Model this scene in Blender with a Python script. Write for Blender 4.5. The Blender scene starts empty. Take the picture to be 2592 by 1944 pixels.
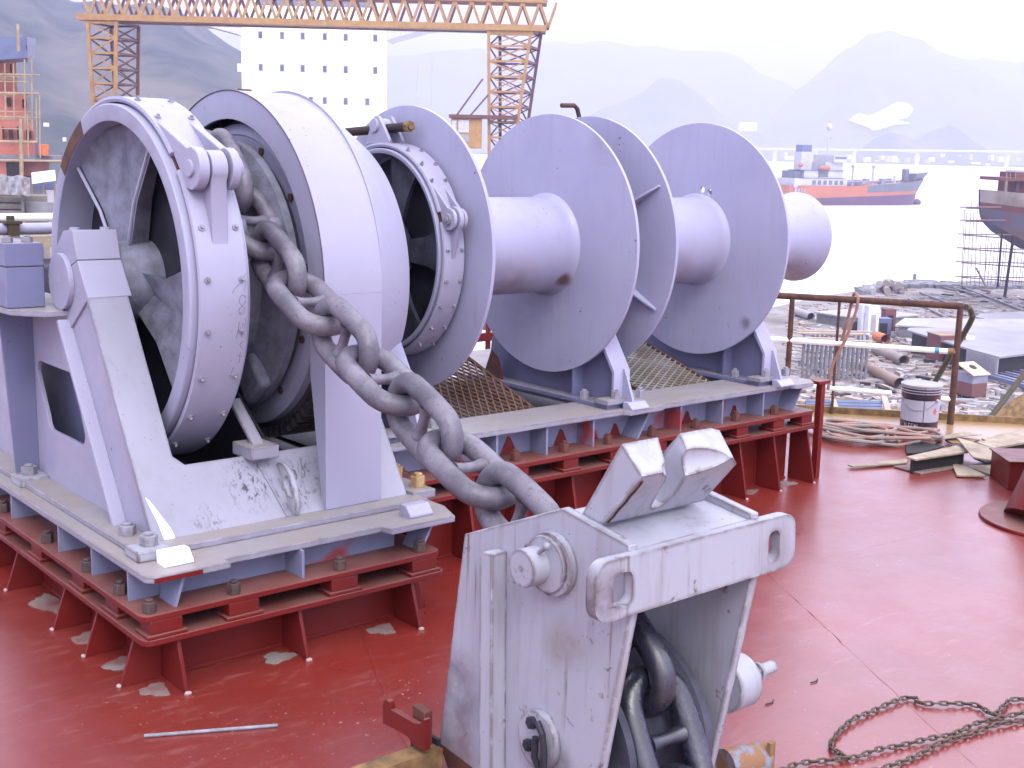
import bpy, bmesh, math, random
import numpy as np
from mathutils import Vector, Matrix
from mathutils.geometry import tessellate_polygon
random.seed(7)
R = math.radians
PI = math.pi
scene = bpy.context.scene
COL = scene.collection

# ------------------------------------------------------------------ camera (on the deck, eye height 1.86 m)
F_PX, PITCH, ROLL, YAW, TRIM = 3073.87, 0.178436, 0.0232323, 0.701482, 0.0150
CX, CY = 1296.0, 972.0
EYE = Vector((0, 0, 1.862))
def cam_axes(pitch):
    rt = Vector((math.cos(YAW), -math.sin(YAW), 0)); fw = Vector((math.sin(YAW), math.cos(YAW), 0)); up = Vector((0, 0, 1))
    f2 = fw*math.cos(pitch) - up*math.sin(pitch); u2 = up*math.cos(pitch) + fw*math.sin(pitch)
    return rt*math.cos(ROLL) + u2*math.sin(ROLL), u2*math.cos(ROLL) - rt*math.sin(ROLL), f2
def cols(a, b, c): return Matrix((a, b, c)).transposed()
AX_D = cam_axes(PITCH)            # camera axes in the ship's deck frame
AX_W = cam_axes(PITCH + TRIM)     # camera axes in the level world (the ship lies slightly trimmed on the slip)
T3 = cols(*AX_W) @ cols(*AX_D).transposed()
T = Matrix.Translation(EYE) @ T3.to_4x4() @ Matrix.Translation(-EYE)   # deck frame -> world
cam = bpy.data.cameras.new('camera'); camo = bpy.data.objects.new('camera', cam); COL.objects.link(camo)
cam.sensor_width = 36; cam.lens = 36*F_PX/2592
cam.clip_start = 0.05; cam.clip_end = 30000
camo.matrix_world = Matrix.Translation(EYE) @ cols(AX_W[0], AX_W[1], -AX_W[2]).to_4x4()
scene.camera = camo

# ------------------------------------------------------------------ overcast daylight
SUN_EL, SUN_AZ = 48, 208
w = bpy.data.worlds.new("World"); scene.world = w; w.use_nodes = True
nt = w.node_tree; nt.nodes.clear()
sky = nt.nodes.new('ShaderNodeTexSky'); sky.sky_type = 'NISHITA'; sky.sun_disc = False
sky.sun_elevation = R(SUN_EL); sky.sun_rotation = R(SUN_AZ); sky.air_density = 1.0; sky.dust_density = 6.0
hs = nt.nodes.new('ShaderNodeHueSaturation'); hs.inputs['Saturation'].default_value = 0.22
mxw = nt.nodes.new('ShaderNodeMix'); mxw.data_type = 'RGBA'; mxw.inputs[0].default_value = 0.72
mxw.inputs[7].default_value = (10.0, 9.95, 10.9, 1)     # the flat light of the cloud sheet
bg = nt.nodes.new('ShaderNodeBackground'); bg.inputs[1].default_value = 0.10
out = nt.nodes.new('ShaderNodeOutputWorld')
nt.links.new(sky.outputs[0], hs.inputs['Color']); nt.links.new(hs.outputs[0], mxw.inputs[6])
tcw = nt.nodes.new('ShaderNodeTexCoord'); dp = nt.nodes.new('ShaderNodeVectorMath'); dp.operation = 'DOT_PRODUCT'
dp.inputs[1].default_value = (.80, -.55, .25)           # the cloud is thinnest over the open water
nt.links.new(tcw.outputs['Generated'], dp.inputs[0])
mr = nt.nodes.new('ShaderNodeMapRange'); mr.inputs[1].default_value = -1; mr.inputs[3].default_value = .60; mr.inputs[4].default_value = 1.46
nt.links.new(dp.outputs['Value'], mr.inputs[0])
vm = nt.nodes.new('ShaderNodeVectorMath'); vm.operation = 'SCALE'; nt.links.new(mxw.outputs[2], vm.inputs[0]); nt.links.new(mr.outputs[0], vm.inputs['Scale'])
nt.links.new(vm.outputs[0], bg.inputs[0]); nt.links.new(bg.outputs[0], out.inputs[0])
sl = bpy.data.lights.new('sun', 'SUN'); sl.energy = 0.6; sl.angle = R(25); sl.color = (1, 0.965, 0.93)
so = bpy.data.objects.new('sun', sl); COL.objects.link(so)
sd = Vector((math.sin(R(SUN_AZ))*math.cos(R(SUN_EL)), math.cos(R(SUN_AZ))*math.cos(R(SUN_EL)), math.sin(R(SUN_EL))))
so.rotation_euler = sd.to_track_quat('Z', 'Y').to_euler()
scene.view_settings.view_transform = 'Standard'; scene.view_settings.look = 'None'
scene.view_settings.exposure = 1.84; scene.view_settings.gamma = 1
scene.cycles.max_bounces = 8; scene.cycles.volume_bounces = 1; scene.cycles.diffuse_bounces = 4

# ------------------------------------------------------------------ pixel helpers (photo pixels 2592 x 1944 -> real points at a real distance)
def ray(px, py, ax):
    return (ax[0]*((px-CX)/F_PX) - ax[1]*((py-CY)/F_PX) + ax[2])
def dk(px, py, **k):               # a point of the ship, in the deck frame, on the plane x=, y= or z=
    d = ray(px, py, AX_D); (a, v), = k.items(); i = 'xyz'.index(a)
    return EYE + d*((v - EYE[i])/d[i])
def far(px, py, dist):             # a point of the surroundings at a distance along the view axis
    return EYE + ray(px, py, AX_W)*dist
def gnd(px, py, z):                # a point of the surroundings on the level z
    d = ray(px, py, AX_W); return EYE + d*((z - EYE.z)/d.z)

# ------------------------------------------------------------------ materials
MATS = {}
def new_mat(name):
    m = bpy.data.materials.new(name); m.use_nodes = True; MATS[name] = m
    return m, m.node_tree, m.node_tree.nodes['Principled BSDF']
def node(t, kind, **k):
    n = t.nodes.new(kind)
    for a, v in k.items():
        if a in n.inputs: n.inputs[a].default_value = v
        else: setattr(n, a, v)
    return n
def noise(t, vec, scale, detail=4, rough=0.55, dist=0.0):
    n = node(t, 'ShaderNodeTexNoise', Scale=scale, Detail=detail, Roughness=rough, Distortion=dist)
    t.links.new(vec, n.inputs['Vector']); return n.outputs['Fac']
def ramp(t, fac, lo, hi, a=0.0, b=1.0):
    n = node(t, 'ShaderNodeMapRange'); n.inputs[1].default_value = lo; n.inputs[2].default_value = hi
    n.inputs[3].default_value = a; n.inputs[4].default_value = b
    t.links.new(fac, n.inputs[0]); return n.outputs[0]
def mixc(t, fac, a, b):
    n = node(t, 'ShaderNodeMix', data_type='RGBA')
    for s, v in ((0, fac), (6, a), (7, b)):
        if hasattr(v, 'is_output'): t.links.new(v, n.inputs[s])
        else: n.inputs[s].default_value = v if s == 0 else (*v[:3], 1)
    return n.outputs[2]
def mul(t, a, b):
    n = node(t, 'ShaderNodeMath', operation='MULTIPLY')
    for i, v in enumerate((a, b)):
        if hasattr(v, 'is_output'): t.links.new(v, n.inputs[i])
        else: n.inputs[i].default_value = v
    return n.outputs[0]
def scaled(t, vec, s):
    n = node(t, 'ShaderNodeMapping'); n.inputs['Scale'].default_value = s
    t.links.new(vec, n.inputs['Vector']); return n.outputs[0]
def bump(t, b, h, strength, dist=0.01):
    n = node(t, 'ShaderNodeBump', Strength=strength, Distance=dist)
    t.links.new(h, n.inputs['Height']); t.links.new(n.outputs[0], b.inputs['Normal'])
def paint(name, col, col2=None, rust=0.25, chips=0.15, streak=0.3, rough=0.42, dust=0.0, tint=None, bumpy=0.08, tint_amt=0.3, spec=0.4, runs=0.0, edge=0.0, scuffs=(), stains=()):
    """Brushed ship's paint: patchy colour, runs, chipped specks down to dark steel, rust spots, dust lying on level faces."""
    m, t, b = new_mat(name)
    tc = node(t, 'ShaderNodeTexCoord'); o = tc.outputs['Object']
    col2 = col2 or tuple(c*0.84 for c in col)
    c = mixc(t, ramp(t, noise(t, o, 2.3, 5), .35, .68), col, col2)
    if streak:
        s = ramp(t, noise(t, scaled(t, o, (9, 9, .9)), 2.2, 5, .6), .52, .78, 0, streak)
        c = mixc(t, s, c, tuple(x*y for x, y in zip(col, (.66, .61, .54))))
    if tint:
        c = mixc(t, ramp(t, noise(t, o, 3.1, 3, .5), .60, .66, 0, tint_amt*2), c, tint)
    if dust:
        g = node(t, 'ShaderNodeNewGeometry'); sp = node(t, 'ShaderNodeSeparateXYZ'); t.links.new(g.outputs['True Normal'], sp.inputs[0])
        up = ramp(t, sp.outputs[2], .75, .95, 0, dust)
        c = mixc(t, mul(t, up, ramp(t, noise(t, o, 6, 4), .25, .6, .5, 1)), c, (.235, .20, .165))
    if rust:
        r = ramp(t, noise(t, o, 11, 6, .68), .70 - .1*rust, .76 - .08*rust, 0, min(1, .5+rust))
        c = mixc(t, r, c, (.062, .028, .014))
    if chips:
        k = mul(t, ramp(t, noise(t, o, 42, 3, .6), .68, .72), ramp(t, noise(t, o, 3.4, 2), .55 - .12*chips, .62))
        c = mixc(t, mul(t, k, .85), c, (.02, .018, .022))
    if runs:
        k = mul(t, ramp(t, noise(t, scaled(t, o, (15, 15, .55)), 1.6, 5, .6), .60, .68), ramp(t, noise(t, o, 2.6, 3), .42, .60, 0, runs))
        c = mixc(t, k, c, (.085, .048, .026))
    for cen, rad in scuffs:
        ds = node(t, 'ShaderNodeVectorMath', operation='DISTANCE'); t.links.new(o, ds.inputs[0]); ds.inputs[1].default_value = cen
        rg = ramp(t, ds.outputs['Value'], rad*.35, rad, 1, 0)
        k = mul(t, rg, ramp(t, noise(t, scaled(t, o, (1.6, 1, .8)), 30, 5, .75, .6), .52, .60))
        c = mixc(t, mul(t, k, .9), c, (.022, .02, .026))
    for cen, rad, sc_, amt in stains:
        ds = node(t, 'ShaderNodeVectorMath', operation='DISTANCE'); t.links.new(o, ds.inputs[0]); ds.inputs[1].default_value = cen
        rg = ramp(t, ds.outputs['Value'], rad*.45, rad, amt, 0)
        c = mixc(t, mul(t, rg, ramp(t, noise(t, o, 9, 5, .65), .34, .60, .25, 1)), c, sc_)
    if edge:
        bv = node(t, 'ShaderNodeBevel', samples=3); bv.inputs['Radius'].default_value = .018
        g2 = node(t, 'ShaderNodeNewGeometry'); d3 = node(t, 'ShaderNodeVectorMath', operation='DOT_PRODUCT')
        t.links.new(bv.outputs[0], d3.inputs[0]); t.links.new(g2.outputs['Normal'], d3.inputs[1])
        e = mul(t, ramp(t, d3.outputs['Value'], .985, .88, 0, edge), ramp(t, noise(t, o, 13, 5, .7), .38, .52))
        c = mixc(t, e, c, (.065, .032, .02))
    t.links.new(c, b.inputs['Base Color'])
    t.links.new(ramp(t, noise(t, o, 7, 4), .3, .7, rough-.08, rough+.14), b.inputs['Roughness'])
    b.inputs['Specular IOR Level'].default_value = spec
    if bumpy: bump(t, b, noise(t, o, 55, 4, .6), bumpy, .004)
    return m
def plain(name, col, col2=None, rough=.6, scale=8, amt=1.0, metallic=0.0, bumpy=0, spec=.4, lo=.35, hi=.65, detail=5):
    m, t, b = new_mat(name)
    tc = node(t, 'ShaderNodeTexCoord'); o = tc.outputs['Object']
    c = mixc(t, ramp(t, noise(t, o, scale, detail), lo, hi, 0, amt), col, col2 or tuple(x*.75 for x in col))
    t.links.new(c, b.inputs['Base Color']); b.inputs['Roughness'].default_value = rough
    b.inputs['Metallic'].default_value = metallic; b.inputs['Specular IOR Level'].default_value = spec
    if bumpy: bump(t, b, noise(t, o, scale*5, 5), bumpy, .004)
    return m
GREY = (.27, .265, .365)
paint('grey paint', GREY, rust=.10, chips=.10, streak=.25)
paint('guard paint', (.275, .265, .355), (.25, .245, .33), rust=.04, chips=.04, streak=.12, bumpy=.04)
paint('panel paint', (.25, .245, .305), rust=.12, chips=.6, streak=.35, edge=.5, scuffs=(((-.06, -.72, .60), .14), ((.17, -.74, .60), .13), ((-.28, -.82, .52), .10), ((.10, -.76, .52), .09)))
paint('drum paint', (.300, .294, .408), (.265, .26, .375), rust=.10, chips=.12, streak=.30, bumpy=.06, stains=(((-.85, -.12, 1.17), .30, (.15, .11, .125), .75), ((-.43, -.185, 1.27), .06, (.09, .045, .035), .9), ((.35, -.12, 1.17), .30, (.16, .12, .135), .7), ((1.76, -.20, 1.42), .07, (.08, .05, .04), .9), ((1.5, -.1, 1.2), .25, (.15, .11, .12), .7), ((.80, -.42, .98), .05, (.05, .035, .03), .9), ((-.42, -.45, 2.0), .16, (.22, .21, .28), .8), ((-.39, .2, 1.2), .4, (.22, .21, .30), .7)))
paint('worn paint', (.295, .295, .345), (.265, .27, .32), rust=.75, chips=.5, streak=.75, tint=(.27, .27, .28), tint_amt=.2, bumpy=.12, runs=.85, edge=1.0, stains=(((-.37, -.35, .84), .10, (.10, .075, .085), .85), ((-.25, .38, .30), .17, (.12, .10, .125), .8), ((-.25, .36, .14), .12, (.13, .05, .05), .7), ((-.25, -.06, .22), .13, (.055, .045, .05), .75), ((.10, -.03, .93), .12, (.20, .15, .12), .6), ((-.27, -.10, .60), .10, (.16, .13, .10), .5), ((.30, -.34, .80), .12, (.17, .15, .17), .5)))
paint('bed paint', (.17, .18, .27), (.14, .15, .24), rust=.2, chips=.2, dust=.85, tint=(.27, .03, .025), tint_amt=.45)
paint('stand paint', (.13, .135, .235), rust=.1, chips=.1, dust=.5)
paint('dusty plate', (.235, .23, .29), rust=.25, chips=.3, dust=.75, edge=.7)
paint('red steel', (.128, .009, .007), (.098, .007, .006), rust=.12, chips=.10, streak=.15, rough=.42, dust=.30, spec=.3)
plain('white paint', (.82, .82, .80), (.78, .78, .77), rough=.5, scale=.3)
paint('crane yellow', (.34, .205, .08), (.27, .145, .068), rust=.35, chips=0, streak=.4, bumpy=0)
paint('crane brown and shade', (.12, .055, .05), rust=.3, chips=0, streak=.3, bumpy=0)  # yellow paint in shade, coloured brown; stays, roof and bases share it
plain('cast dark', (.055, .055, .082), (.02, .02, .03), rough=.7, scale=9, bumpy=.5)
plain('cast steel', (.165, .168, .225), (.07, .07, .085), rough=.75, scale=14, bumpy=.8, lo=.35, hi=.8)
plain('dark steel', (.020, .020, .031), (.009, .009, .015), rough=.6, scale=9, bumpy=.2)
plain('grease', (.02, .018, .022), (.05, .045, .05), rough=.28, scale=30, spec=.6, bumpy=.2)
plain('rust', (.095, .040, .024), (.045, .022, .018), rough=.85, scale=16, bumpy=.4)
plain('dark rust', (.032, .018, .016), (.016, .011, .012), rough=.8, scale=20, bumpy=.4)
plain('rusty red', (.12, .028, .02), (.055, .025, .02), rough=.7, scale=12, bumpy=.25)
plain('bolt steel', (.085, .045, .04), (.04, .028, .03), rough=.6, scale=25, bumpy=.3)
plain('brass bolt', (.36, .25, .12), (.22, .13, .06), rough=.5, scale=25, bumpy=.2)
plain('grey bolt', (.24, .235, .29), (.15, .14, .155), rough=.5, scale=25, bumpy=.2)
plain('ochre steel', (.22, .135, .055), (.10, .055, .025), rough=.7, scale=14, bumpy=.3)
plain('bare plate', (.36, .30, .22), (.20, .145, .095), rough=.55, scale=7, bumpy=.2)
plain('plate edge', (.022, .018, .018), (.012, .011, .012), rough=.7, scale=9)
plain('chipped white', (.86, .86, .88), (.60, .60, .66), rough=.4, scale=10, bumpy=.1, lo=.55, hi=.7)
plain('galvanised', (.80, .80, .80), (.70, .70, .72), rough=.35, scale=5, metallic=.15)
plain('hose', (.27, .155, .125), (.19, .105, .095), rough=.6, scale=14)
plain('rope', (.28, .145, .105), (.20, .10, .08), rough=.8, scale=30, bumpy=.4)
plain('green pipe', (.032, .036, .017), (.055, .032, .016), rough=.6, scale=9)
plain('small chain', (.10, .062, .04), (.05, .035, .03), rough=.6, scale=40, bumpy=.3)
plain('pale rod', (.55, .45, .44), (.40, .30, .30), rough=.5, scale=20)
plain('glass dark', (.09, .09, .13), rough=.25)
def chain_mat(name, a, b_, orange, rough, gloss=.5):
    m, t, b = new_mat(name)
    o = node(t, 'ShaderNodeTexCoord').outputs['Object']
    oi = node(t, 'ShaderNodeObjectInfo'); ad = node(t, 'ShaderNodeVectorMath', operation='ADD')
    t.links.new(o, ad.inputs[0]); t.links.new(oi.outputs['Random'], ad.inputs[1]); o = ad.outputs[0]
    c = mixc(t, ramp(t, noise(t, o, 7, 5, .6), .38, .62), a, b_)
    c = mixc(t, ramp(t, noise(t, scaled(t, o, (6, 1.5, 6)), 14, 5, .65), .57, .66, 0, .75), c, tuple(x*.33 for x in a))
    c = mixc(t, ramp(t, noise(t, o, 10, 5, .7), .64, .74, 0, orange), c, (.19, .095, .04))
    t.links.new(c, b.inputs['Base Color']); b.inputs['Specular IOR Level'].default_value = gloss
    t.links.new(ramp(t, noise(t, o, 16, 4), .3, .7, rough-.1, rough+.15), b.inputs['Roughness'])
    bump(t, b, noise(t, o, 40, 5, .65), .35, .006)
chain_mat('chain weathered', (.135, .122, .152), (.060, .053, .072), .75, .42)
chain_mat('chain black', (.009, .009, .016), (.026, .026, .044), .10, .27, .8)

def deck_mat():
    m, t, b = new_mat('red deck')
    o = node(t, 'ShaderNodeTexCoord').outputs['Object']
    c = mixc(t, ramp(t, noise(t, o, .9, 5, .6), .36, .66), (.170, .017, .011), (.140, .019, .014))
    # scuffs brushed pale, mostly along x
    c = mixc(t, mul(t, ramp(t, noise(t, scaled(t, o, (1.2, 5, 1)), 4.2, 6, .68), .54, .74, 0, .36), ramp(t, noise(t, o, .8, 2), .4, .6)), c, (.33, .17, .155))
    c = mixc(t, mul(t, ramp(t, noise(t, o, 52, 2, .5), .675, .71, 0, .6), ramp(t, noise(t, o, 1.4, 3), .48, .62, .05, 1)), c, (.42, .29, .265))
    c = mixc(t, mul(t, ramp(t, noise(t, o, 13, 3, .5), .72, .75, 0, .4), ramp(t, noise(t, o, 1.1, 3), .5, .6)), c, (.45, .33, .30))     # flecks of spatter
    c = mixc(t, ramp(t, noise(t, o, 23, 3, .6), .72, .76, 0, .5), c, (.07, .03, .03))
    # rust-yellow staining along the plate edge at the bow
    sp = node(t, 'ShaderNodeSeparateXYZ'); t.links.new(o, sp.inputs[0])
    d1 = node(t, 'ShaderNodeMath', operation='MULTIPLY'); t.links.new(sp.outputs[0], d1.inputs[0]); d1.inputs[1].default_value = .775
    d2 = node(t, 'ShaderNodeMath', operation='MULTIPLY_ADD'); t.links.new(sp.outputs[1], d2.inputs[0]); d2.inputs[1].default_value = .632
    t.links.new(d1.outputs[0], d2.inputs[2])
    ns = node(t, 'ShaderNodeMath', operation='MULTIPLY_ADD'); t.links.new(noise(t, o, 2.2, 5, .6), ns.inputs[0]); ns.inputs[1].default_value = .9
    t.links.new(d2.outputs[0], ns.inputs[2])
    c = mixc(t, ramp(t, ns.outputs[0], 9.35, 9.65, 0, .9), c, (.30, .19, .085))
    t.links.new(c, b.inputs['Base Color'])
    t.links.new(ramp(t, noise(t, o, 3.2, 5, .6), .3, .7, .26, .42), b.inputs['Roughness'])
    b.inputs['Specular IOR Level'].default_value = .7
    b.inputs['Coat Weight'].default_value = .5; b.inputs['Coat Roughness'].default_value = .24; b.inputs['Coat IOR'].default_value = 1.6
    hb = node(t, 'ShaderNodeMath', operation='ADD'); t.links.new(noise(t, o, 5, 3), hb.inputs[0]); t.links.new(mul(t, noise(t, o, 60, 3), .12), hb.inputs[1])
    bump(t, b, hb.outputs[0], .22, .012)
deck_mat()

# ------------------------------------------------------------------ mesh builder
class MB:
    def __init__(s): s.v = []; s.f = []; s.sm = []
    def add(s, vs, fs, smooth=False):
        n = len(s.v); s.v += [Vector(p) for p in vs]
        for f in fs: s.f.append(tuple(i+n for i in f)); s.sm.append(smooth)
        return s
    def box(s, x0, x1, y0, y1, z0, z1):
        return s.add([(x, y, z) for x in (x0, x1) for y in (y0, y1) for z in (z0, z1)],
                     [(0,1,3,2),(4,6,7,5),(0,4,5,1),(2,3,7,6),(0,2,6,4),(1,5,7,3)])
    def obox(s, c, ax, ay, az):        # oriented box from centre and three half-axis vectors
        c = Vector(c); ax, ay, az = Vector(ax), Vector(ay), Vector(az)
        return s.add([c + ax*i + ay*j + az*k for i in (-1,1) for j in (-1,1) for k in (-1,1)],
                     [(0,1,3,2),(4,6,7,5),(0,4,5,1),(2,3,7,6),(0,2,6,4),(1,5,7,3)])
    def bar(s, p, q, w, h, up=(0, 0, 1)):   # rectangular bar from p to q
        p, q = Vector(p), Vector(q); d = q-p; L = d.length; d.normalize()
        u = Vector(up); sd = d.cross(u)
        if sd.length < 1e-4: sd = d.cross(Vector((1, 0, 0)))
        sd.normalize(); u = sd.cross(d)
        return s.obox((p+q)/2, d*(L/2), sd*(w/2), u*(h/2))
    def poly(s, pts, vec, holes=()):   # planar polygon (3-D points) with holes, given thickness vec
        vec = Vector(vec); loops = [[Vector(p) for p in pts]] + [[Vector(p) for p in h] for h in holes]
        flat = [p for l in loops for p in l]; n = len(flat)
        vs = flat + [p+vec for p in flat]; fs = []
        if holes or len(pts) > 4:
            tr = tessellate_polygon(loops)
            for a in tr: fs.append(tuple(a)); fs.append(tuple(i+n for i in reversed(a)))
        else:
            fs.append(tuple(range(n))); fs.append(tuple(i+n for i in reversed(range(n))))
        k = 0
        for l in loops:
            m = len(l)
            for i in range(m):
                a, b = k+i, k+(i+1) % m; fs.append((a, b, b+n, a+n))
            k += m
        return s.add(vs, fs)
    def prism(s, pts, axis, a, b, holes=()):
        mk = {'x': lambda p, t: (t, p[0], p[1]), 'y': lambda p, t: (p[0], t, p[1]), 'z': lambda p, t: (p[0], p[1], t)}[axis]
        v = [0, 0, 0]; v['xyz'.index(axis)] = b-a
        return s.poly([mk(p, a) for p in pts], v, [[mk(p, a) for p in h] for h in holes])
    def cyl(s, p, q, r0, r1=None, n=24, caps=True, smooth=True):
        p, q = Vector(p), Vector(q); r1 = r0 if r1 is None else r1; d = (q-p).normalized()
        u = d.orthogonal().normalized(); v = d.cross(u); vs = []
        for c, r in ((p, r0), (q, r1)):
            vs += [c + u*(r*math.cos(2*PI*i/n)) + v*(r*math.sin(2*PI*i/n)) for i in range(n)]
        s.add(vs, [(i, (i+1) % n, n+(i+1) % n, n+i) for i in range(n)], smooth)
        if caps: s.add(vs, [tuple(reversed(range(n))), tuple(range(n, 2*n))])
        return s
    def hexa(s, c, r, h, ax=(0, 0, 1)):
        c = Vector(c); a = Vector(ax)
        s.cyl(c, c+a*h, r, n=6, smooth=False); return s.cyl(c+a*h, c+a*(h*1.25), r*.55, n=12)
    def lathe(s, prof, cy, cz, a0=0, a1=360, n=96, closed=True, smooth=True):
        """Turned about the x axis; angle 0 points to -y, 90 up."""
        full = abs(a1-a0) >= 359.9; m = n if full else n+1; k = len(prof); vs = []
        for i in range(m):
            a = R(a0 + (a1-a0)*i/n)
            for x, r in prof: vs.append((x, cy - r*math.cos(a), cz + r*math.sin(a)))
        fs = []
        for i in range(n):
            j = (i+1) % m
            for t in range(k if closed else k-1):
                u = (t+1) % k; fs.append((i*k+t, j*k+t, j*k+u, i*k+u))
        if closed and not full:
            fs.append(tuple(range(k))); fs.append(tuple((m-1)*k+i for i in reversed(range(k))))
        return s.add(vs, fs, smooth)
    def tube(s, pts, r, n=10, closed=False, smooth=True):
        pts = [Vector(p) for p in pts]; N = len(pts); rs = r if isinstance(r, (list, tuple)) else [r]*N
        tg = []
        for i in range(N):
            a = pts[(i-1) % N] if (closed or i > 0) else pts[i]; b = pts[(i+1) % N] if (closed or i < N-1) else pts[i]
            tg.append((b-a).normalized())
        u = tg[0].orthogonal().normalized(); vs = []
        for i in range(N):
            u = (u - tg[i]*u.dot(tg[i])).normalized(); v = tg[i].cross(u)
            vs += [pts[i] + u*(rs[i]*math.cos(2*PI*k/n)) + v*(rs[i]*math.sin(2*PI*k/n)) for k in range(n)]
        fs = []
        for i in range(N if closed else N-1):
            j = (i+1) % N
            off = 0
            if closed and j == 0:    # best match for the closing ring
                off = min(range(n), key=lambda o: sum((vs[i*n+k]-vs[(k+o) % n]).length for k in range(n)))
            fs += [(i*n+k, i*n+(k+1) % n, j*n+(k+1+off) % n, j*n+(k+off) % n) for k in range(n)]
        s.add(vs, fs, smooth)
        if not closed: s.add(vs, [tuple(reversed(range(n))), tuple(range((N-1)*n, N*n))])
        return s
    def blob(s, c, r, sx=1, sy=1, sz=1, n=10):
        vs = []; fs = []; c = Vector(c); m = n//2
        for i in range(m+1):
            th = PI*i/m
            for j in range(n):
                ph = 2*PI*j/n; vs.append(c + Vector((r*sx*math.sin(th)*math.cos(ph), r*sy*math.sin(th)*math.sin(ph), r*sz*math.cos(th))))
        for i in range(m):
            for j in range(n): fs.append((i*n+j, (i+1)*n+j, (i+1)*n+(j+1) % n, i*n+(j+1) % n))
        return s.add(vs, fs, True)
    def mesh(s, name, off=Vector()):
        me = bpy.data.meshes.new(name); me.from_pydata([tuple(p-off) for p in s.v], [], s.f)
        me.polygons.foreach_set('use_smooth', s.sm)
        bm = bmesh.new(); bm.from_mesh(me); bmesh.ops.remove_doubles(bm, verts=bm.verts, dist=1e-5)
        bmesh.ops.recalc_face_normals(bm, faces=bm.faces); bm.to_mesh(me); bm.free()
        me.set_sharp_from_angle(angle=R(38)); return me

SHIP = []       # top-level objects built in the deck frame
def set_props(o, label, cat, group=None, kind=None):
    if label: o['label'] = label
    if cat: o['category'] = cat
    if group: o['group'] = group
    if kind: o['kind'] = kind
def thing(name, label, cat, loc, group=None, ship=True, kind=None):
    o = bpy.data.objects.new(name, None); COL.objects.link(o); o.location = Vector(loc); o.empty_display_size = .1
    set_props(o, label, cat, group, kind)
    if ship: SHIP.append(o)
    return o
def root_of(o):
    while o.parent: o = o.parent
    return o
def base_of(o):
    v = Vector()
    while o: v += o.location; o = o.parent
    return v
def part(name, mb, mat, parent, bevel=0.0, label=None):
    """One mesh object; coordinates are given in the deck (or world) frame and stored relative to the parent."""
    me = mb.mesh(name, base_of(parent) if parent else Vector())
    o = bpy.data.objects.new(name, me); COL.objects.link(o); o.parent = parent
    me.materials.append(MATS[mat] if isinstance(mat, str) else mat)
    if label: o['label'] = label
    if bevel:
        b = o.modifiers.new('edges', 'BEVEL'); b.width = bevel; b.segments = 2; b.limit_method = 'ANGLE'; b.angle_limit = R(40)
    return o
def single(name, mb, mat, label, cat, loc, group=None, ship=True, kind=None, bevel=0.0):
    me = mb.mesh(name, Vector(loc)); o = bpy.data.objects.new(name, me); COL.objects.link(o); o.location = Vector(loc)
    me.materials.append(MATS[mat] if isinstance(mat, str) else mat); set_props(o, label, cat, group, kind)
    if bevel:
        b = o.modifiers.new('edges', 'BEVEL'); b.width = bevel; b.segments = 2; b.limit_method = 'ANGLE'; b.angle_limit = R(40)
    if ship: SHIP.append(o)
    return o
def scoop(o, cuts):
    """Carve ellipsoidal hollows out of a part (applied at once, the cutters are not kept)."""
    bl = base_of(o)
    tmp = []
    for c, rx, ry, rz in cuts:
        me = MB().blob((0, 0, 0), 1, rx, ry, rz, 36).mesh('cut'); q = bpy.data.objects.new('cut', me); COL.objects.link(q); q.location = Vector(c); q.rotation_euler = (.5, 0, 0)
        md = o.modifiers.new('cut', 'BOOLEAN'); md.object = q; md.operation = 'DIFFERENCE'; md.solver = 'EXACT'; tmp.append(q)
    bpy.context.view_layer.update(); dg = bpy.context.evaluated_depsgraph_get()
    me = bpy.data.meshes.new_from_object(o.evaluated_get(dg)); o.modifiers.clear(); o.data = me
    me.set_sharp_from_angle(angle=R(38))
    for q in tmp: bpy.data.objects.remove(q)
    b = o.modifiers.new('edges', 'BEVEL'); b.width = .004; b.segments = 2; b.limit_method = 'ANGLE'; b.angle_limit = R(40)
def resample(path, n=400):
    P = [Vector(p) for p in path]; out = []
    for i in range(len(P)-1):
        a, b, c, d = P[max(i-1, 0)], P[i], P[i+1], P[min(i+2, len(P)-1)]
        for k in range(n//len(P)):
            t = k/(n//len(P))
            out.append(.5*((2*b) + (c-a)*t + (2*a-5*b+4*c-d)*t*t + (3*b-a-3*c+d)*t**3))
    out.append(P[-1]); return out
def arc(cy, cz, r, a0, a1, n=12): return [(cy - r*math.cos(R(a0+(a1-a0)*i/n)), cz + r*math.sin(R(a0+(a1-a0)*i/n))) for i in range(n+1)]
def rrect(x0, x1, y0, y1, r, n=4):
    p = []
    for cx, cy, a in ((x1-r, y1-r, 0), (x0+r, y1-r, 90), (x0+r, y0+r, 180), (x1-r, y0+r, 270)):
        p += [(cx + r*math.cos(R(a+90*i/n)), cy + r*math.sin(R(a+90*i/n))) for i in range(n+1)]
    return p

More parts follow.
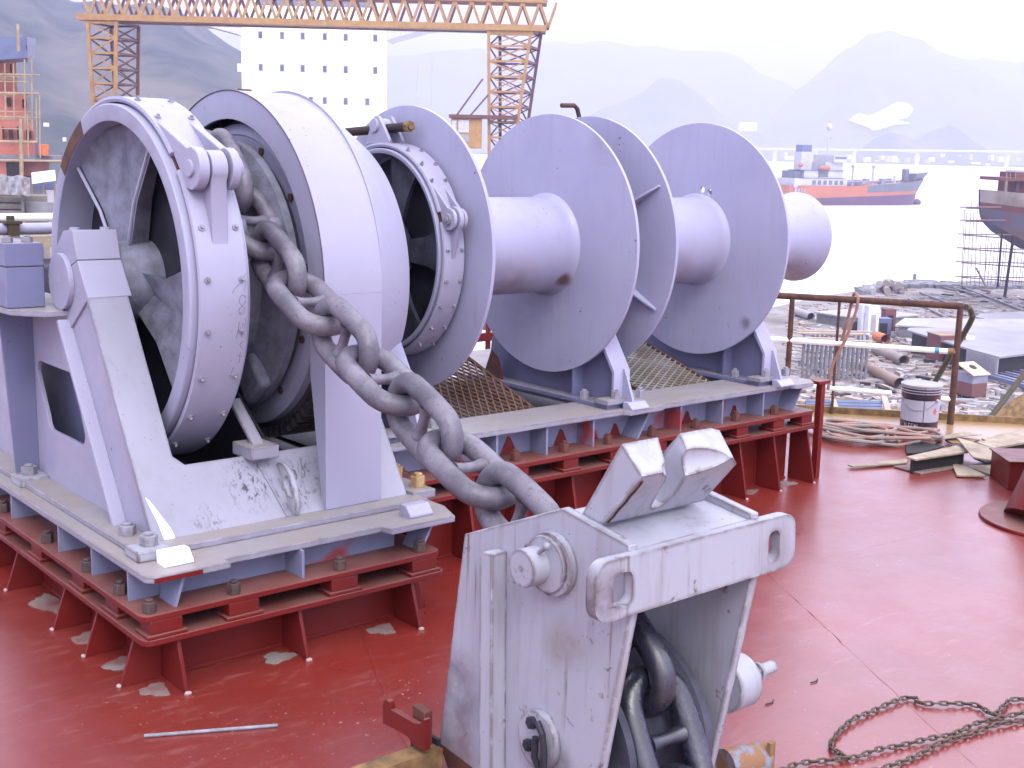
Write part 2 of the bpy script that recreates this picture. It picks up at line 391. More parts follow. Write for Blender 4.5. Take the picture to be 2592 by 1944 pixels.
# ================================================================== DECK
A45 = lambda a, b, t: tuple(Vector(a)*(1-t) + Vector(b)*t)
EDGE0, EDGE1 = Vector((7.93, 5.56, 0)), Vector((8.86, 4.42, 0))
ed = (EDGE0-EDGE1).normalized()
far_l = EDGE0 + ed*4.5; far_r = EDGE1 - ed*4.6
mb = MB().prism([(-9, -7), (far_r.x+2.5, -7), (far_r.x, far_r.y), (far_l.x, far_l.y), (far_l.x-3, far_l.y+.6), (-9, far_l.y+.6)], 'z', -.35, 0)
deck = single('deck', mb, 'red deck', 'red painted steel deck of the ship under the machinery', 'deck', (0, 0, 0), kind='structure')
def weld(p, q, r=.007):
    p, q = Vector(p), Vector(q); n = max(4, int((q-p).length/.05)); sd = (q-p).cross(Vector((0, 0, 1))).normalized()
    pts = [p.lerp(q, i/n) + sd*random.uniform(-.004, .004) + Vector((0, 0, -r*.75)) for i in range(n+1)]
    part('weld_seam', MB().tube(pts, [r*random.uniform(.8, 1.2) for _ in pts], 8), 'red deck', deck)
weld((2.62, 4.1, 0), (1.55, 1.75, 0), .009)
weld((4.75, 3.86, 0), (4.025, 2.677, 0), .005); weld((4.025, 2.677, 0), (3.3, 1.48, 0), .0035)
weld((6.6, 3.2, 0), (4.3, 3.42, 0), .003)
kerb = MB().poly([EDGE0+ed*4.5, EDGE1-ed*4.6, EDGE1-ed*4.6+Vector((0, 0, .05)), EDGE0+ed*4.5+Vector((0, 0, .05))], Vector((.018, .016, 0)))
part('deck_edge_bar', kerb, 'ochre steel', deck)

# ================================================================== ANCHOR WINDLASS (left unit)
wl = thing('anchor_windlass', 'big grey anchor windlass with brake wheel, gear cover and bearing stand on a red base', 'windlass', (2.3, 4.95, 0))
GY, GZ = 4.96, 1.345
def rim_arc(mb, x0, x1, r0, r1, a0, a1, cy=GY, cz=GZ, n=48): return mb.lathe([(x0, r0), (x0, r1), (x1, r1), (x1, r0)], cy, cz, a0, a1, n)
# --- red foundation welded to the deck
mb = MB().box(1.73, 2.755, 3.98, 3.995, 0, .19).box(1.73, 1.745, 3.995, 6.6, 0, .19).box(2.74, 2.755, 3.995, 6.6, 0, .19)
part('foundation_web', mb, 'red steel', wl)
def gusset_f(par, x, yw, z1, foot=.19, top=.125, t=.014):
    part('gusset', MB().prism([(yw, 0), (yw-foot, 0), (yw-foot, .006), (yw-top, z1), (yw, z1)], 'x', x-t/2, x+t/2), 'red steel', par, .002)
def gusset_s(par, xw, y, z1, sgn=-1, foot=.155, top=.095, t=.014):
    part('gusset', MB().prism([(xw, 0), (xw+sgn*foot, 0), (xw+sgn*foot, .006), (xw+sgn*top, z1), (xw, z1)], 'y', y-t/2, y+t/2), 'red steel', par, .002)
for x in (1.737, 2.226, 2.747): gusset_f(wl, x, 3.98, .19)
for y in (3.988, 4.323, 4.655, 5.217, 5.56, 5.9): gusset_s(wl, 1.73, y, .19)
for y in (3.988, 4.5): gusset_s(wl, 2.755, y, .19, 1)
def ring_plate(x0, x1, y0, y1, wd, z0, z1): return MB().prism(rrect(x0, x1, y0, y1, .035), 'z', z0, z1, [rrect(x0+wd, x1-wd, y0+wd, y1-wd, .02)])
part('lower_flange', ring_plate(1.60, 2.90, 3.825, 6.7, .27, .19, .212), 'red steel', wl, .004)
part('upper_flange', ring_plate(1.60, 2.885, 3.838, 6.7, .27, .275, .297), 'red steel', wl, .004)
def chock(par, x, y, z0, z1, lx, ly):
    h = z1-z0
    part('chock', MB().box(x-lx*.62, x+lx*.62, y-ly*.62, y+ly*.62, z0, z0+h*.22).box(x-lx/2, x+lx/2, y-ly/2, y+ly/2, z0+h*.22, z1-.001), 'red steel', par, .003)
for x in (1.69, 1.99, 2.42, 2.80): chock(wl, x, 3.885, .212, .275, .12, .09)
for y in (4.16, 4.49, 4.95, 5.4): chock(wl, 1.665, y, .212, .275, .09, .12)
def hold_bolt(par, x, y, z, r=.026, h=.055, mat='bolt steel', nm='hold_down_bolt'):
    part(nm, MB().hexa((x, y, z), r, h*.75), mat, par, .002)
for x in (1.645, 1.968, 2.42, 2.80): hold_bolt(wl, x, 3.878, .297)
for y in (4.115, 4.425, 4.863, 5.41, 5.8): hold_bolt(wl, 1.638, y, .297)
# --- grey bed
mb = MB().box(1.75, 2.76, 4.0, 4.012, .297, .405).box(1.75, 1.762, 4.012, 6.6, .297, .405).box(2.748, 2.76, 4.012, 6.6, .297, .405)
part('bed_web', mb, 'bed paint', wl)
for y in (4.03, 4.369, 4.718, 5.285, 5.7): part('bed_stiffener', MB().box(1.632, 1.75, y-.006, y+.006, .297, .405), 'bed paint', wl)
for x0, x1 in ((1.735, 1.77), (2.25, 2.25), (2.80, 2.86)):
    part('bed_stiffener', MB().poly([(x0, 3.875, .297), (x0, 4.0, .297), (x1, 4.0, .405), (x1, 3.875, .405)], (.012, 0, 0)), 'bed paint', wl)
mb = MB().prism([(1.64, 3.865), (1.66, 3.85), (1.945, 3.85), (1.945, 3.893), (2.625, 3.893), (2.64, 3.842), (2.955, 3.842), (3.01, 3.99), (3.01, 6.7), (1.63, 6.7), (1.63, 3.88)], 'z', .405, .43,
               [rrect(2.0, 2.93, 4.35, 6.0, .04)])
part('bed_plate', mb, 'dusty plate', wl, .003)
part('scrape_mark', MB().box(1.655, 1.835, 3.8485, 3.853, .407, .424), 'red steel', wl)
# --- feet of the bearing stand
mb = MB().prism([(1.69, 4.05), (2.97, 4.05), (2.97, 4.16), (1.82, 4.16), (1.82, 6.3), (1.69, 6.3)], 'z', .43, .455)
part('stand_foot', mb, 'dusty plate', wl, .004)
part('foot_block', MB().box(1.668, 1.80, 4.018, 4.14, .43, .468), 'worn paint', wl, .004)
part('foot_block', MB().box(1.672, 1.80, 5.27, 5.40, .43, .468), 'worn paint', wl, .004)
part('foot_block', MB().box(2.94, 3.06, 4.12, 4.46, .43, .468), 'dusty plate', wl, .004)
def wedge(x0, x1, y0, y1, z0, z1): return MB().prism([(y0, z0), (y1, z0), (y1, z1), (y0+(y1-y0)*.45, z1), (y0, z0+(z1-z0)*.25)], 'x', x0, x1)
part('stop_wedge', wedge(1.725, 1.835, 3.918, 3.995, .43, .478), 'chipped white', wl, .004, 'wedge scraped to bare white metal')
part('stop_wedge', wedge(2.775, 2.89, 3.905, 3.985, .43, .478), 'guard paint', wl, .004)
for x, y in ((1.747, 4.30), (1.742, 4.155 - .06), (1.735, 5.345)): hold_bolt(wl, x, y, .455 if y > 4.2 and y < 5 else .468, .034, .05, 'grey bolt', 'stand_bolt')
for x, y in ((3.018, 4.195), (3.03, 4.38)): hold_bolt(wl, x, y, .468, .034, .065, 'brass bolt', 'stand_bolt')
# --- bearing stand: inclined front plate with a cut-out, side plate with a hand hole
SL = .65
def inc(x, z): return (x, 4.146 + SL*(z-.44), z)       # point on the inclined front
nrm = Vector((0, 1, -SL)).normalized()*.022
pts = [inc(*p) for p in ((1.786, .44), (2.932, .44), (2.932, 1.10), (2.75, 1.10), (2.75, .69), (1.989, .69), (1.949, .724), (1.952, 1.309), (1.786, 1.309))]
sp_ = part('stand_front_plate', MB().poly(pts, nrm), 'panel paint', wl, .003)
# bare metal along the left foot of the plate
pts = [inc(*p) for p in ((1.80, .60), (1.812, .59), (1.865, .487), (1.872, .455), (1.83, .447), (1.822, .51))]
part('bare_patch', MB().poly([Vector(p)-nrm*.06 for p in pts], nrm*.05), 'chipped white', wl)
win = [(y, z) for y, z in rrect(4.85, 5.285, .682, .972, .05)]
win = [(y + (.09 if z > .83 else -.02) * (1 if y > 5.0 else .8), z) for y, z in win]
mb = MB().prism([(4.175, .455), (4.70, 1.262), (4.80, 1.30), (5.1, 1.22), (6.2, 1.22), (6.2, .455)], 'x', 1.80, 1.818, [win])
part('stand_side_plate', mb, 'guard paint', wl, .002)
part('stand_rib', MB().poly([(1.745, 4.43, .455), (1.80, 4.43, .455), (1.80, 4.94, 1.2), (1.745, 4.94, 1.2)], Vector((0, .016, -.01))), 'guard paint', wl, .002)
part('stand_rib', MB().poly([(1.70, 5.40, .455), (1.80, 5.40, .455), (1.80, 5.40, 1.21), (1.655, 5.40, 1.21)], (0, .016, 0)), 'stand paint', wl, .002)
part('stand_ledge', MB().prism([(1.57, 5.65), (1.60, 5.06), (1.70, 4.94), (1.95, 4.94), (1.95, 5.65)], 'z', 1.212, 1.236), 'dusty plate', wl, .003)
part('stand_back_plate', MB().prism([(4.2, .455), (4.70, 1.24), (6.2, 1.22), (6.2, .455)], 'x', 1.935, 1.95), 'stand paint', wl)
# --- main bearing
base_p = [(4.717, 1.308), (4.816, 1.448), (5.14, 1.32), (4.98, 1.12)]
cap_p = [(4.8175, 1.4505), (4.853, 1.567), (4.96, 1.558), (5.07, 1.462), (5.165, 1.366), (5.142, 1.3225)]
part('bearing_base', MB().prism(base_p, 'x', 1.79, 1.97), 'guard paint', wl, .003)
part('bearing_cap', MB().prism(cap_p, 'x', 1.79, 1.97), 'guard paint', wl, .003)
part('shaft_end_cover', MB().cyl((1.768, 4.972, 1.352), (1.79, 4.972, 1.352), .116, n=48).cyl((1.7665, 4.972, 1.352), (1.77, 4.972, 1.352), .006, n=10), 'guard paint', wl, .003)
for x in (1.815, 1.94): part('cap_bolt', MB().cyl((x, 4.90, 1.56), (x, 4.90, 1.574), .02, n=12), 'guard paint', wl)
part('rear_bearing', MB().box(1.60, 1.752, 5.09, 5.50, 1.238, 1.405).box(1.598, 1.754, 5.088, 5.502, 1.408, 1.502), 'stand paint', wl, .003)
for x in (1.632, 1.712): part('cap_bolt', MB().hexa((x, 5.16, 1.502), .024, .022), 'grey bolt', wl, .002)
part('shade_floor', MB().box(1.77, 2.74, 4.02, 6.5, .300, .312), 'grease', wl)  # dark floor added below the wheels to keep the opening in shade
part('light_block', MB().box(2.08, 3.2, 5.80, 6.5, .43, 1.32), 'dark steel', wl, .02)  # dark box added behind the wheels to block light
part('inner_plate', MB().prism([(4.30, .46), (4.30, .62), (5.0, 1.1), (5.9, 1.1), (5.9, .46)], 'x', 2.40, 2.412), 'dark steel', wl)
part('main_shaft', MB().cyl((1.80, GY, GZ), (3.4, GY, 1.42), .105, n=32), 'dark steel', wl)
# --- brake wheel (outer rim, spokes, hub) and its band
mb = MB().lathe([(1.995, .658), (1.992, .664), (1.992, .722), (1.998, .727), (2.24, .727), (2.24, .12), (2.222, .12), (2.222, .655)], GY, GZ)
wheel = part('brake_wheel', mb, 'grey paint', wl)
part('rust_patch', MB().lathe([(1.9905, .660), (1.9905, .7225), (1.998, .7285), (2.075, .7285), (2.075, .7272), (1.9925, .7215), (1.9925, .660)], GY, GZ, 114, 140, 16), 'rust', wheel)
def spoke(a, h0, h1, lips=(-1, 1)):
    pr = []
    for x in (2.05, 2.13):
        k = 1 if x < 2.1 else .8
        pr.append([(x, GY - r*math.cos(R(a+h*k)), GZ + r*math.sin(R(a+h*k))) for r, h in ((.11, -h0), (.36, -h1*.82), (.66, -h1), (.668, -h1*.5), (.67, 0), (.668, h1*.5), (.66, h1), (.36, h1*.82), (.11, h0))])
    n = 9; vs = pr[0]+pr[1]
    ctr = [(2.10, GY - r*math.cos(R(a)), GZ + r*math.sin(R(a))) for r in (.12, .36, .655)]   # dished face
    mb = MB().add(vs, [(i, (i+1) % n, n+(i+1) % n, n+i) for i in range(n)])
    b = len(vs); mb.add([*vs, *ctr], [(0, 1, b+1, b), (1, 2, b+2, b+1), (2, 3, b+2), (3, 4, b+2), (4, 5, b+2), (5, 6, b+2), (6, 7, b+1, b+2), (7, 8, b, b+1), (8, 0, b)])
    part('spoke', mb, 'cast steel', wheel)
    for s in lips:
        p = [(2.035, GY - r*math.cos(R(a+s*h)), GZ + r*math.sin(R(a+s*h))) for r, h in ((.12, h0), (.36, h1*.82), (.65, h1))]
        part('spoke_edge', MB().tube(p, .0075, 6), 'grey paint', wheel)
spoke(98, 30, 37); spoke(-17, 44, 27, ()); spoke(222, 40, 30, (-1,))
part('shade_web', MB().lathe([(2.150, .12), (2.150, .652), (2.156, .652), (2.156, .12)], GY, GZ), 'dark steel', wheel)  # near-black disc stands in for the shade behind the spokes
part('hub', MB().lathe([(1.975, .108), (1.975, .15), (2.0, .165), (2.2, .17), (2.2, .108)], GY, GZ, n=48), 'cast steel', wheel)
band = part('brake_band', MB().lathe([(2.022, .734), (2.016, .746), (2.02, .757), (2.215, .757), (2.222, .746), (2.215, .734)], GY, GZ, 45, 205, 90)
            .lathe([(2.022, .734), (2.016, .746), (2.02, .757), (2.215, .757), (2.222, .746), (2.215, .734)], GY, GZ, -145, 38.5, 100), 'guard paint', wl)
part('gap_rust', MB().lathe([(2.03, .728), (2.03, .735), (2.21, .735), (2.21, .728)], GY, GZ, 36, 47, 8), 'rust', band)
def studs(par, x0, x1, r, cy, cz, angs, s=.010):
    for a in angs:
        for x in (x0, x1):
            d = Vector((0, -math.cos(R(a)), math.sin(R(a)))); c = Vector((x, cy, cz)) + d*r
            part('stud', MB().cyl(c-d*.004, c+d*.006, s*1.3, n=10).cyl(c, c+d*.017, s*.75, s*.6, n=8), 'grey bolt', par)
studs(band, 2.05, 2.19, .757, GY, GZ, [62, 77, 92, 107, 20, 5, -10, -25, -40, -55])
def pol(cy, cz, r, a): return (cy - r*math.cos(R(a)), cz + r*math.sin(R(a)))
def lug(par, x0, x1, cy, cz, rb, a_base0, a_base1, pin, pr, side, mat='guard paint'):
    """Ear plate: base on the band between two angles, round head about the pin."""
    b0, b1 = pol(cy, cz, rb, a_base0), pol(cy, cz, rb, a_base1)
    pa = math.degrees(math.atan2(pin[1]-cz, cy-pin[0]))
    head = [(pin[0] - pr*math.cos(R(pa + t)), pin[1] + pr*math.sin(R(pa + t))) for t in (np.linspace(75, -150, 14) if side > 0 else np.linspace(-75, 150, 14))]
    poly = [b0] + head + [b1]
    part('band_lug', MB().prism([tuple(map(float, p)) for p in poly], 'x', x0, x1), mat, par, .004)
pin1 = (4.285, 1.822)
lug(band, 2.03, 2.072, GY, GZ, .75, 72, 46, pin1, .080, 1)
lug(band, 2.165, 2.20, GY, GZ, .75, 72, 46, pin1, .080, 1)
lug(band, 2.085, 2.150, GY, GZ, .75, 13, 35, pin1, .070, -1)
part('lug_pin', MB().cyl((2.018, *pin1), (2.228, *pin1), .033, n=20).cyl((2.2, *pin1), (2.225, *pin1), .048, n=20), 'guard paint', band, .003)
# paint-pen scribble down the band
def pen(pts, r=.0014):
    p = resample([(x, *pol(GY, GZ, .7573, a)) for x, a in pts], 40) if len(pts) > 2 else [(x, *pol(GY, GZ, .7573, a)) for x, a in pts]
    part('pen_mark', MB().tube(p, r*.8, 5), 'stand paint', band)
pen([(2.208, 6.5), (2.196, 4.2)]); pen([(2.196, 4.2), (2.165, 2.6), (2.150, 1.0)]); pen([(2.210, 4.4), (2.200, 1.5)])
pen([(2.205, -.5), (2.190, .4), (2.178, -1.2), (2.186, -2.6), (2.200, -3.4), (2.196, -5.0), (2.180, -5.2), (2.178, -3.8), (2.196, -2.4), (2.207, -1.4)])
pen([(2.208, -6.5), (2.203, -9.5)]); pen([(2.180, -7.5), (2.176, -10.5), (2.170, -12.5)]); pen([(2.196, -8.0), (2.192, -12.0)])
pen([(2.207, -13.5), (2.190, -14.5), (2.204, -16.0)]); pen([(2.186, -18.0), (2.206, -18.5)]); pen([(2.196, -17.0), (2.198, -20.5)]); pen([(2.176, -22), (2.172, -24)])
# --- gypsy (chain wheel) between brake wheel and gear
mb = MB().lathe([(2.24, .12), (2.24, .60), (2.27, .60), (2.315, .43), (2.45, .43), (2.50, .60), (2.535, .60), (2.535, .12)], GY, GZ)
gyp = part('chain_wheel', mb, 'cast steel', wl)
for k in range(5):
    a = 20 + 72*k
    for x in (2.30, 2.465):
        d = Vector((0, -math.cos(R(a)), math.sin(R(a)))); tdir = Vector((0, math.sin(R(a)), math.cos(R(a))))
        part('whelp', MB().obox(Vector((x, GY, GZ)) + d*.52, (.032, 0, 0), tdir*.09, d*.085), 'cast steel', gyp, .02)
# --- gear: disc, rings, toothed rim
disc = part('gear_disc', MB().lathe([(2.60, .50), (2.585, .555), (2.575, .56), (2.575, .618), (2.568, .622), (2.568, .632), (2.585, .668), (2.66, .672), (2.66, .12), (2.60, .12)], GY, GZ), 'grey paint', wl)
for a in (8, 38, 68, 98, 128, 158, 188, 218, 248, 278, 308, 338):
    d = Vector((0, -math.cos(R(a)), math.sin(R(a))))
    part('disc_bolt', MB().cyl(Vector((2.565, GY, GZ))+d*.592, Vector((2.58, GY, GZ))+d*.592, .016, n=12), 'bolt steel', disc)
teeth = MB().lathe([(2.62, .60), (2.62, .695), (2.90, .695), (2.90, .60)], GY, GZ)
for k in range(84):
    a = 360*k/84; d = Vector((0, -math.cos(R(a)), math.sin(R(a)))); tdir = Vector((0, math.sin(R(a)), math.cos(R(a))))
    teeth.obox(Vector((2.76, GY, GZ)) + d*.715, (.138, 0, 0), tdir*.0115, d*.024)
part('gear_rim', teeth, 'grease', wl)
# --- gear cover
GC = 1.337
mb = MB().lathe([(2.52, .695), (2.52, .817), (2.79, .817), (2.79, .805), (2.532, .805), (2.532, .695)], GY, GC, 0, 235, 110)
guard = part('gear_cover', mb, 'guard paint', wl)
part('cover_cone', MB().lathe([(2.79, .8165), (2.80, .812), (3.05, .645), (3.05, .20), (3.04, .20), (3.04, .635), (2.80, .80), (2.79, .8045)], GY, GC+.012, -24, 235, 110), 'guard paint', guard)
part('cover_front', MB().box(2.52, 2.79, GY-.8172, GY-.805, .456, GC-.001), 'guard paint', guard, .002)
part('cover_side', MB().poly([(2.521, GY-.805, .456), (2.521, GY-.805, GC), (2.521, GY-.70, GC), (2.521, GY-.70, 1.0), (2.521, GY-.79, .456)], (.006, 0, 0)), 'guard paint', guard)
part('cover_edge', MB().tube([(2.5185, *pol(GY, GC, .8165, a)) for a in range(0, 180, 3)], .0025, 6), 'bolt steel', guard)
for z in (1.03, 1.18): part('cover_bolt', MB().cyl((2.74, 4.144, z), (2.74, 4.134, z), .016, n=12), 'guard paint', guard)
part('cover_lug', MB().box(2.60, 2.66, 4.98, 5.0, 2.15, 2.165), 'ochre steel', guard)
# bracket seen between the wheels, and lifting eye on the front plate
p0, p1 = dk(592, 1012, x=2.30), dk(655, 1112, x=2.30)
part('band_bracket', MB().bar(p0, p1 + Vector((0, -.03, -.05)), .05, .016), 'dusty plate', wl, .002)
q = dk(648, 1125, x=2.31)
part('bracket_block', MB().box(2.235, 2.36, q.y-.10, q.y+.06, q.z-.04, q.z+.012), 'dusty plate', wl, .004)
part('floor_pipe', MB().cyl((1.98, 4.5, .60), (2.10, 4.5, .60), .022, n=14), 'grey bolt', wl)
eye_c = Vector(inc(2.372, .548))
o2 = []
for t in np.linspace(-90, 90, 14): o2.append((.085*math.cos(R(t))*.85 + .0, .098*math.sin(R(t))))
un = -nrm.normalized()
def eyep(u, v): return Vector(inc(2.372, .548 + v)) + un*u
outl = [eyep(0, -.098)] + [eyep(a, b) for a, b in o2] + [eyep(0, .098)]
hole = [eyep(.034 + .026*math.cos(R(t)), .04*math.sin(R(t))) for t in range(0, 360, 24)]
part('lifting_eye', MB().poly(outl[1:-1], (.022, 0, 0), [hole]), 'worn paint', wl, .003)
part('stop_plate', MB().poly([Vector(inc(2.345, .455))+un*.001, Vector(inc(2.36, .455))+un*.001, Vector(inc(2.30, .66))+un*.001, Vector(inc(2.285, .66))+un*.001], un*.004), 'panel paint', wl)

# ================================================================== MOORING WINCH (right unit)
mw = thing('mooring_winch', 'long grey mooring winch with two rope drums and a warping head on a red base', 'winch', (4.8, 4.96, 0))
WY, WZ = 4.96, 1.440
mb = MB().box(3.0, 6.0, 4.475, 4.49, 0, .337).box(5.985, 6.0, 4.49, 6.3, 0, .337).box(3.0, 3.015, 4.49, 6.3, 0, .337)
part('foundation_web', mb, 'red steel', mw)
for x in (3.10, 3.43, 3.76, 4.09, 4.42, 4.75, 5.07, 5.40, 5.71, 6.035): gusset_f(mw, x, 4.475, .337, .195, .12)
part('gusset', MB().prism([(6.0, 0), (6.10, 0), (6.05, .337), (6.0, .337)], 'y', 4.9, 4.914), 'red steel', mw)
part('lower_flange', ring_plate(2.92, 6.06, 4.305, 6.4, .27, .337, .361), 'red steel', mw, .004)
part('upper_flange', ring_plate(2.92, 6.045, 4.312, 6.4, .27, .424, .448), 'red steel', mw, .004)
for x in (3.06, 3.39, 3.72, 4.05, 4.375, 4.70, 5.035, 5.38, 5.71, 5.98): chock(mw, x, 4.365, .361, .424, .10, .09)
for x in (3.06, 3.39, 3.725, 4.05, 4.355, 4.684, 5.035, 5.378, 5.729): hold_bolt(mw, x, 4.375, .448, .026, .06, 'rusty red')
mb = MB().box(3.0, 6.0, 4.492, 4.504, .448, .592).box(5.988, 6.0, 4.504, 6.3, .448, .592)
part('bed_web', mb, 'bed paint', mw)
for x in (3.30, 3.61, 3.93, 4.25, 4.91, 5.257, 5.62): part('bed_stiffener', MB().box(x-.006, x+.006, 4.372, 4.492, .448, .592), 'bed paint', mw)
for x0, x1 in ((4.57, 4.66), (5.90, 5.98)):
    part('bed_stiffener', MB().poly([(x0, 4.372, .448), (x0, 4.492, .448), (x1, 4.492, .592), (x1, 4.372, .592)], (.012, 0, 0)), 'bed paint', mw)
# red primer smears on the web of the bed
for x in (3.78, 4.13, 4.36, 4.52, 5.09, 5.31, 5.50):
    k = random.uniform(.6, 1.1)
    part('primer_smear', MB().prism([(x-.05*k, .45), (x+.05*k, .45), (x+.012, .45+.075*k), (x-.006, .45+.085*k)], 'y', 4.4885, 4.4915), 'red steel', mw)
part('shade_floor', MB().box(3.03, 5.97, 4.52, 6.2, .452, .462), 'dark steel', mw)  # dark floor added below the drums to shade the bed openings
holes = [rrect(3.12, 4.42, 4.675, 5.95, .05), rrect(4.92, 5.755, 4.70, 5.95, .05)]
mb = MB().prism([(2.98, 4.36), (4.44, 4.36), (4.465, 4.325), (4.70, 4.325), (4.775, 4.36), (5.84, 4.36), (5.875, 4.325), (6.03, 4.325), (6.10, 4.40), (6.10, 6.4), (2.98, 6.4)], 'z', .592, .617, holes)
part('bed_plate', mb, 'dusty plate', mw, .003)
# --- bearing stands
def stand(x0, x1, xs, lbl=None):
    """Cranked front flange, dark side plate, stiffener, foot with bolts."""
    yk, zk = 4.435, .81
    fr = [(yk, .64), (yk, zk), (4.80, 1.36), (4.822, 1.345), (yk+.018, zk-.008), (yk+.018, .64)]
    part('stand_flange', MB().prism(fr, 'x', x0, x1), 'drum paint', mw, .002)
    side = [(yk+.018, .642), (yk+.018, zk), (4.815, 1.345), (4.88, 1.56), (5.04, 1.56), (5.2, 1.3), (5.5, .85), (5.52, .642)]
    part('stand_plate', MB().prism(side, 'x', xs-.008, xs+.008), 'stand paint', mw)
    part('stand_stiffener', MB().prism([(4.71, .642), (4.71, 1.15), (4.722, 1.15), (4.722, .642)], 'x', xs-.08, xs-.008), 'stand paint', mw)
    part('front_bracket', MB().prism([(yk, .64), (4.355, .64), (4.362, .675), (yk-.012, .82), (yk, .82)], 'x', (x0+x1)/2+.005, (x0+x1)/2+.021), 'drum paint', mw, .002)
    part('stand_foot', MB().box(x0-.06, x1+.06, 4.42, 5.6, .617, .641), 'stand paint', mw, .003)
    part('bearing_housing', MB().cyl((x0+.01, WY, WZ), (x1-.01, WY, WZ), .17, n=40), 'drum paint', mw, .004)
    part('foot_block', MB().box(x0-.075, x1-.0, 4.40, 4.50, .6415, .668), 'dusty plate', mw, .004)
    for x, y in ((x0-.035, 4.62), (x0+.02, 4.44), (x1+.045, 4.40)):
        part('stand_bolt', MB().hexa((x, y, .641 if y > 4.5 else .665), .026, .042), 'grey bolt', mw, .002)
    part('stop_wedge', wedge((x0+x1)/2-.03, (x0+x1)/2+.10, 4.322, 4.395, .617, .655), 'drum paint', mw, .004)
stand(3.07, 3.20, 3.12); stand(4.445, 4.562, 4.49); stand(5.685, 5.80, 5.73)
# --- shaft, drums and flanges
part('winch_shaft', MB().cyl((3.05, WY, WZ), (6.5, WY, WZ), .09, n=32), 'dark steel', mw)
def drum(xa, xb, nm='rope_drum'):
    r = .255
    pr = [(xa, .12), (xa, r+.025), (xa+.02, r+.008), (xa+.05, r), (xb-.045, r), (xb-.028, r+.004), (xb-.012, r+.013), (xb, r+.024), (xb, .12)]
    return part(nm, MB().lathe(pr, WY, WZ, n=96), 'drum paint', mw)
def flange(x, r=.694, t=.018, holes=()):
    n = 128
    p = [(WY - r*math.cos(2*PI*i/n), WZ + r*math.sin(2*PI*i/n)) for i in range(n)]
    hs_ = [[(hy + .0185*math.cos(2*PI*i/16), hz + .0185*math.sin(2*PI*i/16)) for i in range(16)] for hy, hz in holes]
    hs_.append([(WY + .1*math.cos(2*PI*i/24), WZ + .1*math.sin(2*PI*i/24)) for i in range(24)])
    return part('drum_flange', MB().prism(p, 'x', x, x+t, hs_), 'drum paint', mw, .003)
flange(3.472); drum(3.49, 4.404); flange(4.404)
f2 = flange(4.690); drum(4.708, 5.614); flange(5.614, holes=((4.920, 1.742), (4.860, 1.729)))
for a in (30, 90, 150, 210, 270, -29):      # stiffening ribs on the hidden face between the flanges
    d = Vector((0, -math.cos(R(a)), math.sin(R(a)))); td = Vector((0, math.sin(R(a)), math.cos(R(a))))*.012
    c = Vector((4.6895, WY, WZ)); e = Vector((-1, 0, 0))
    part('flange_rib', MB().poly([c+d*.14, c+d*.655, c+d*.655+e*.012, c+d*.60+e*.030, c+d*.50+e*.055, c+d*.35+e*.08, c+d*.14+e*.09], td), 'drum paint', f2, .002)
# --- drum brake on the first drum: wheel, spokes, band with two pairs of ears
BY, BZ = WY, WZ-.004
b2 = part('brake_wheel', MB().lathe([(3.325, .468), (3.322, .474), (3.322, .487), (3.326, .491), (3.465, .491), (3.465, .45), (3.452, .45), (3.452, .466)], BY, BZ), 'grey paint', mw)
part('shade_web', MB().lathe([(3.452, .12), (3.452, .452), (3.464, .452), (3.464, .12)], BY, BZ), 'dark steel', b2)  # web coloured near-black for the shade inside the wheel
for a in (75, 3, -69, -141, 147):
    p = [(BY - r*math.cos(R(a+h)), BZ + r*math.sin(R(a+h))) for r, h in ((.12, -24), (.30, -13), (.47, -15), (.47, 15), (.30, 13), (.12, 24))]
    part('spoke', MB().prism(p, 'x', 3.39, 3.41), 'cast dark', b2)  # spokes coloured darker for the same inner shade
part('hub', MB().lathe([(3.22, .09), (3.22, .15), (3.32, .16), (3.40, .17), (3.40, .09)], BY, BZ, n=40), 'dark steel', b2)
bpro = [(3.335, .497), (3.331, .508), (3.335, .517), (3.446, .519), (3.450, .510), (3.446, .497)]
band2 = part('brake_band', MB().lathe(bpro, BY, BZ, 24, 200, 80).lathe(bpro, BY, BZ, -130, 18.5, 80), 'guard paint', mw)
part('gap_rust', MB().lathe([(3.34, .492), (3.34, .499), (3.44, .499), (3.44, .492)], BY, BZ, 16, 26, 6), 'rust', band2)
studs(band2, 3.352, 3.43, .518, BY, BZ, [84, 68, 54, 42, 4, -12, -26, -40, -54], .0075)
pin2 = (4.435, 1.612)
lug(band2, 3.345, 3.362, BY, BZ, .51, 46, 26, pin2, .05, 1)
lug(band2, 3.405, 3.422, BY, BZ, .51, 46, 26, pin2, .05, 1)
lug(band2, 3.372, 3.396, BY, BZ, .51, -4, 17, pin2, .058, -1)
part('lug_pin', MB().cyl((3.335, *pin2), (3.43, *pin2), .026, n=18).cyl((3.33, *pin2), (3.337, *pin2), .013, n=12), 'grey bolt', band2, .002)
pin3 = (5.03, 2.035)
for x in (3.345, 3.42):
    part('band_lug', MB().prism([(5.115, 1.945), (5.065, 2.05), (5.04, 2.08), (5.005, 2.08), (4.975, 2.045), (4.90, 1.95)], 'x', x, x+.018), 'guard paint', band2, .003)
part('lug_pin', MB().cyl((3.333, *pin3), (3.445, *pin3), .034, n=18), 'guard paint', band2, .003)
pa, pb = Vector((3.392, 5.37, 2.005)), Vector((3.392, 4.80, 2.03))
part('tension_screw', MB().tube([pa.lerp(pb, i/40) for i in range(41)], [.020 + .003*(i % 2) for i in range(41)], 12), 'dark rust', band2)
part('screw_nut', MB().hexa(pb + Vector((0, .03, 0)), .027, .03, (0, -1, 0)), 'ochre steel', band2)
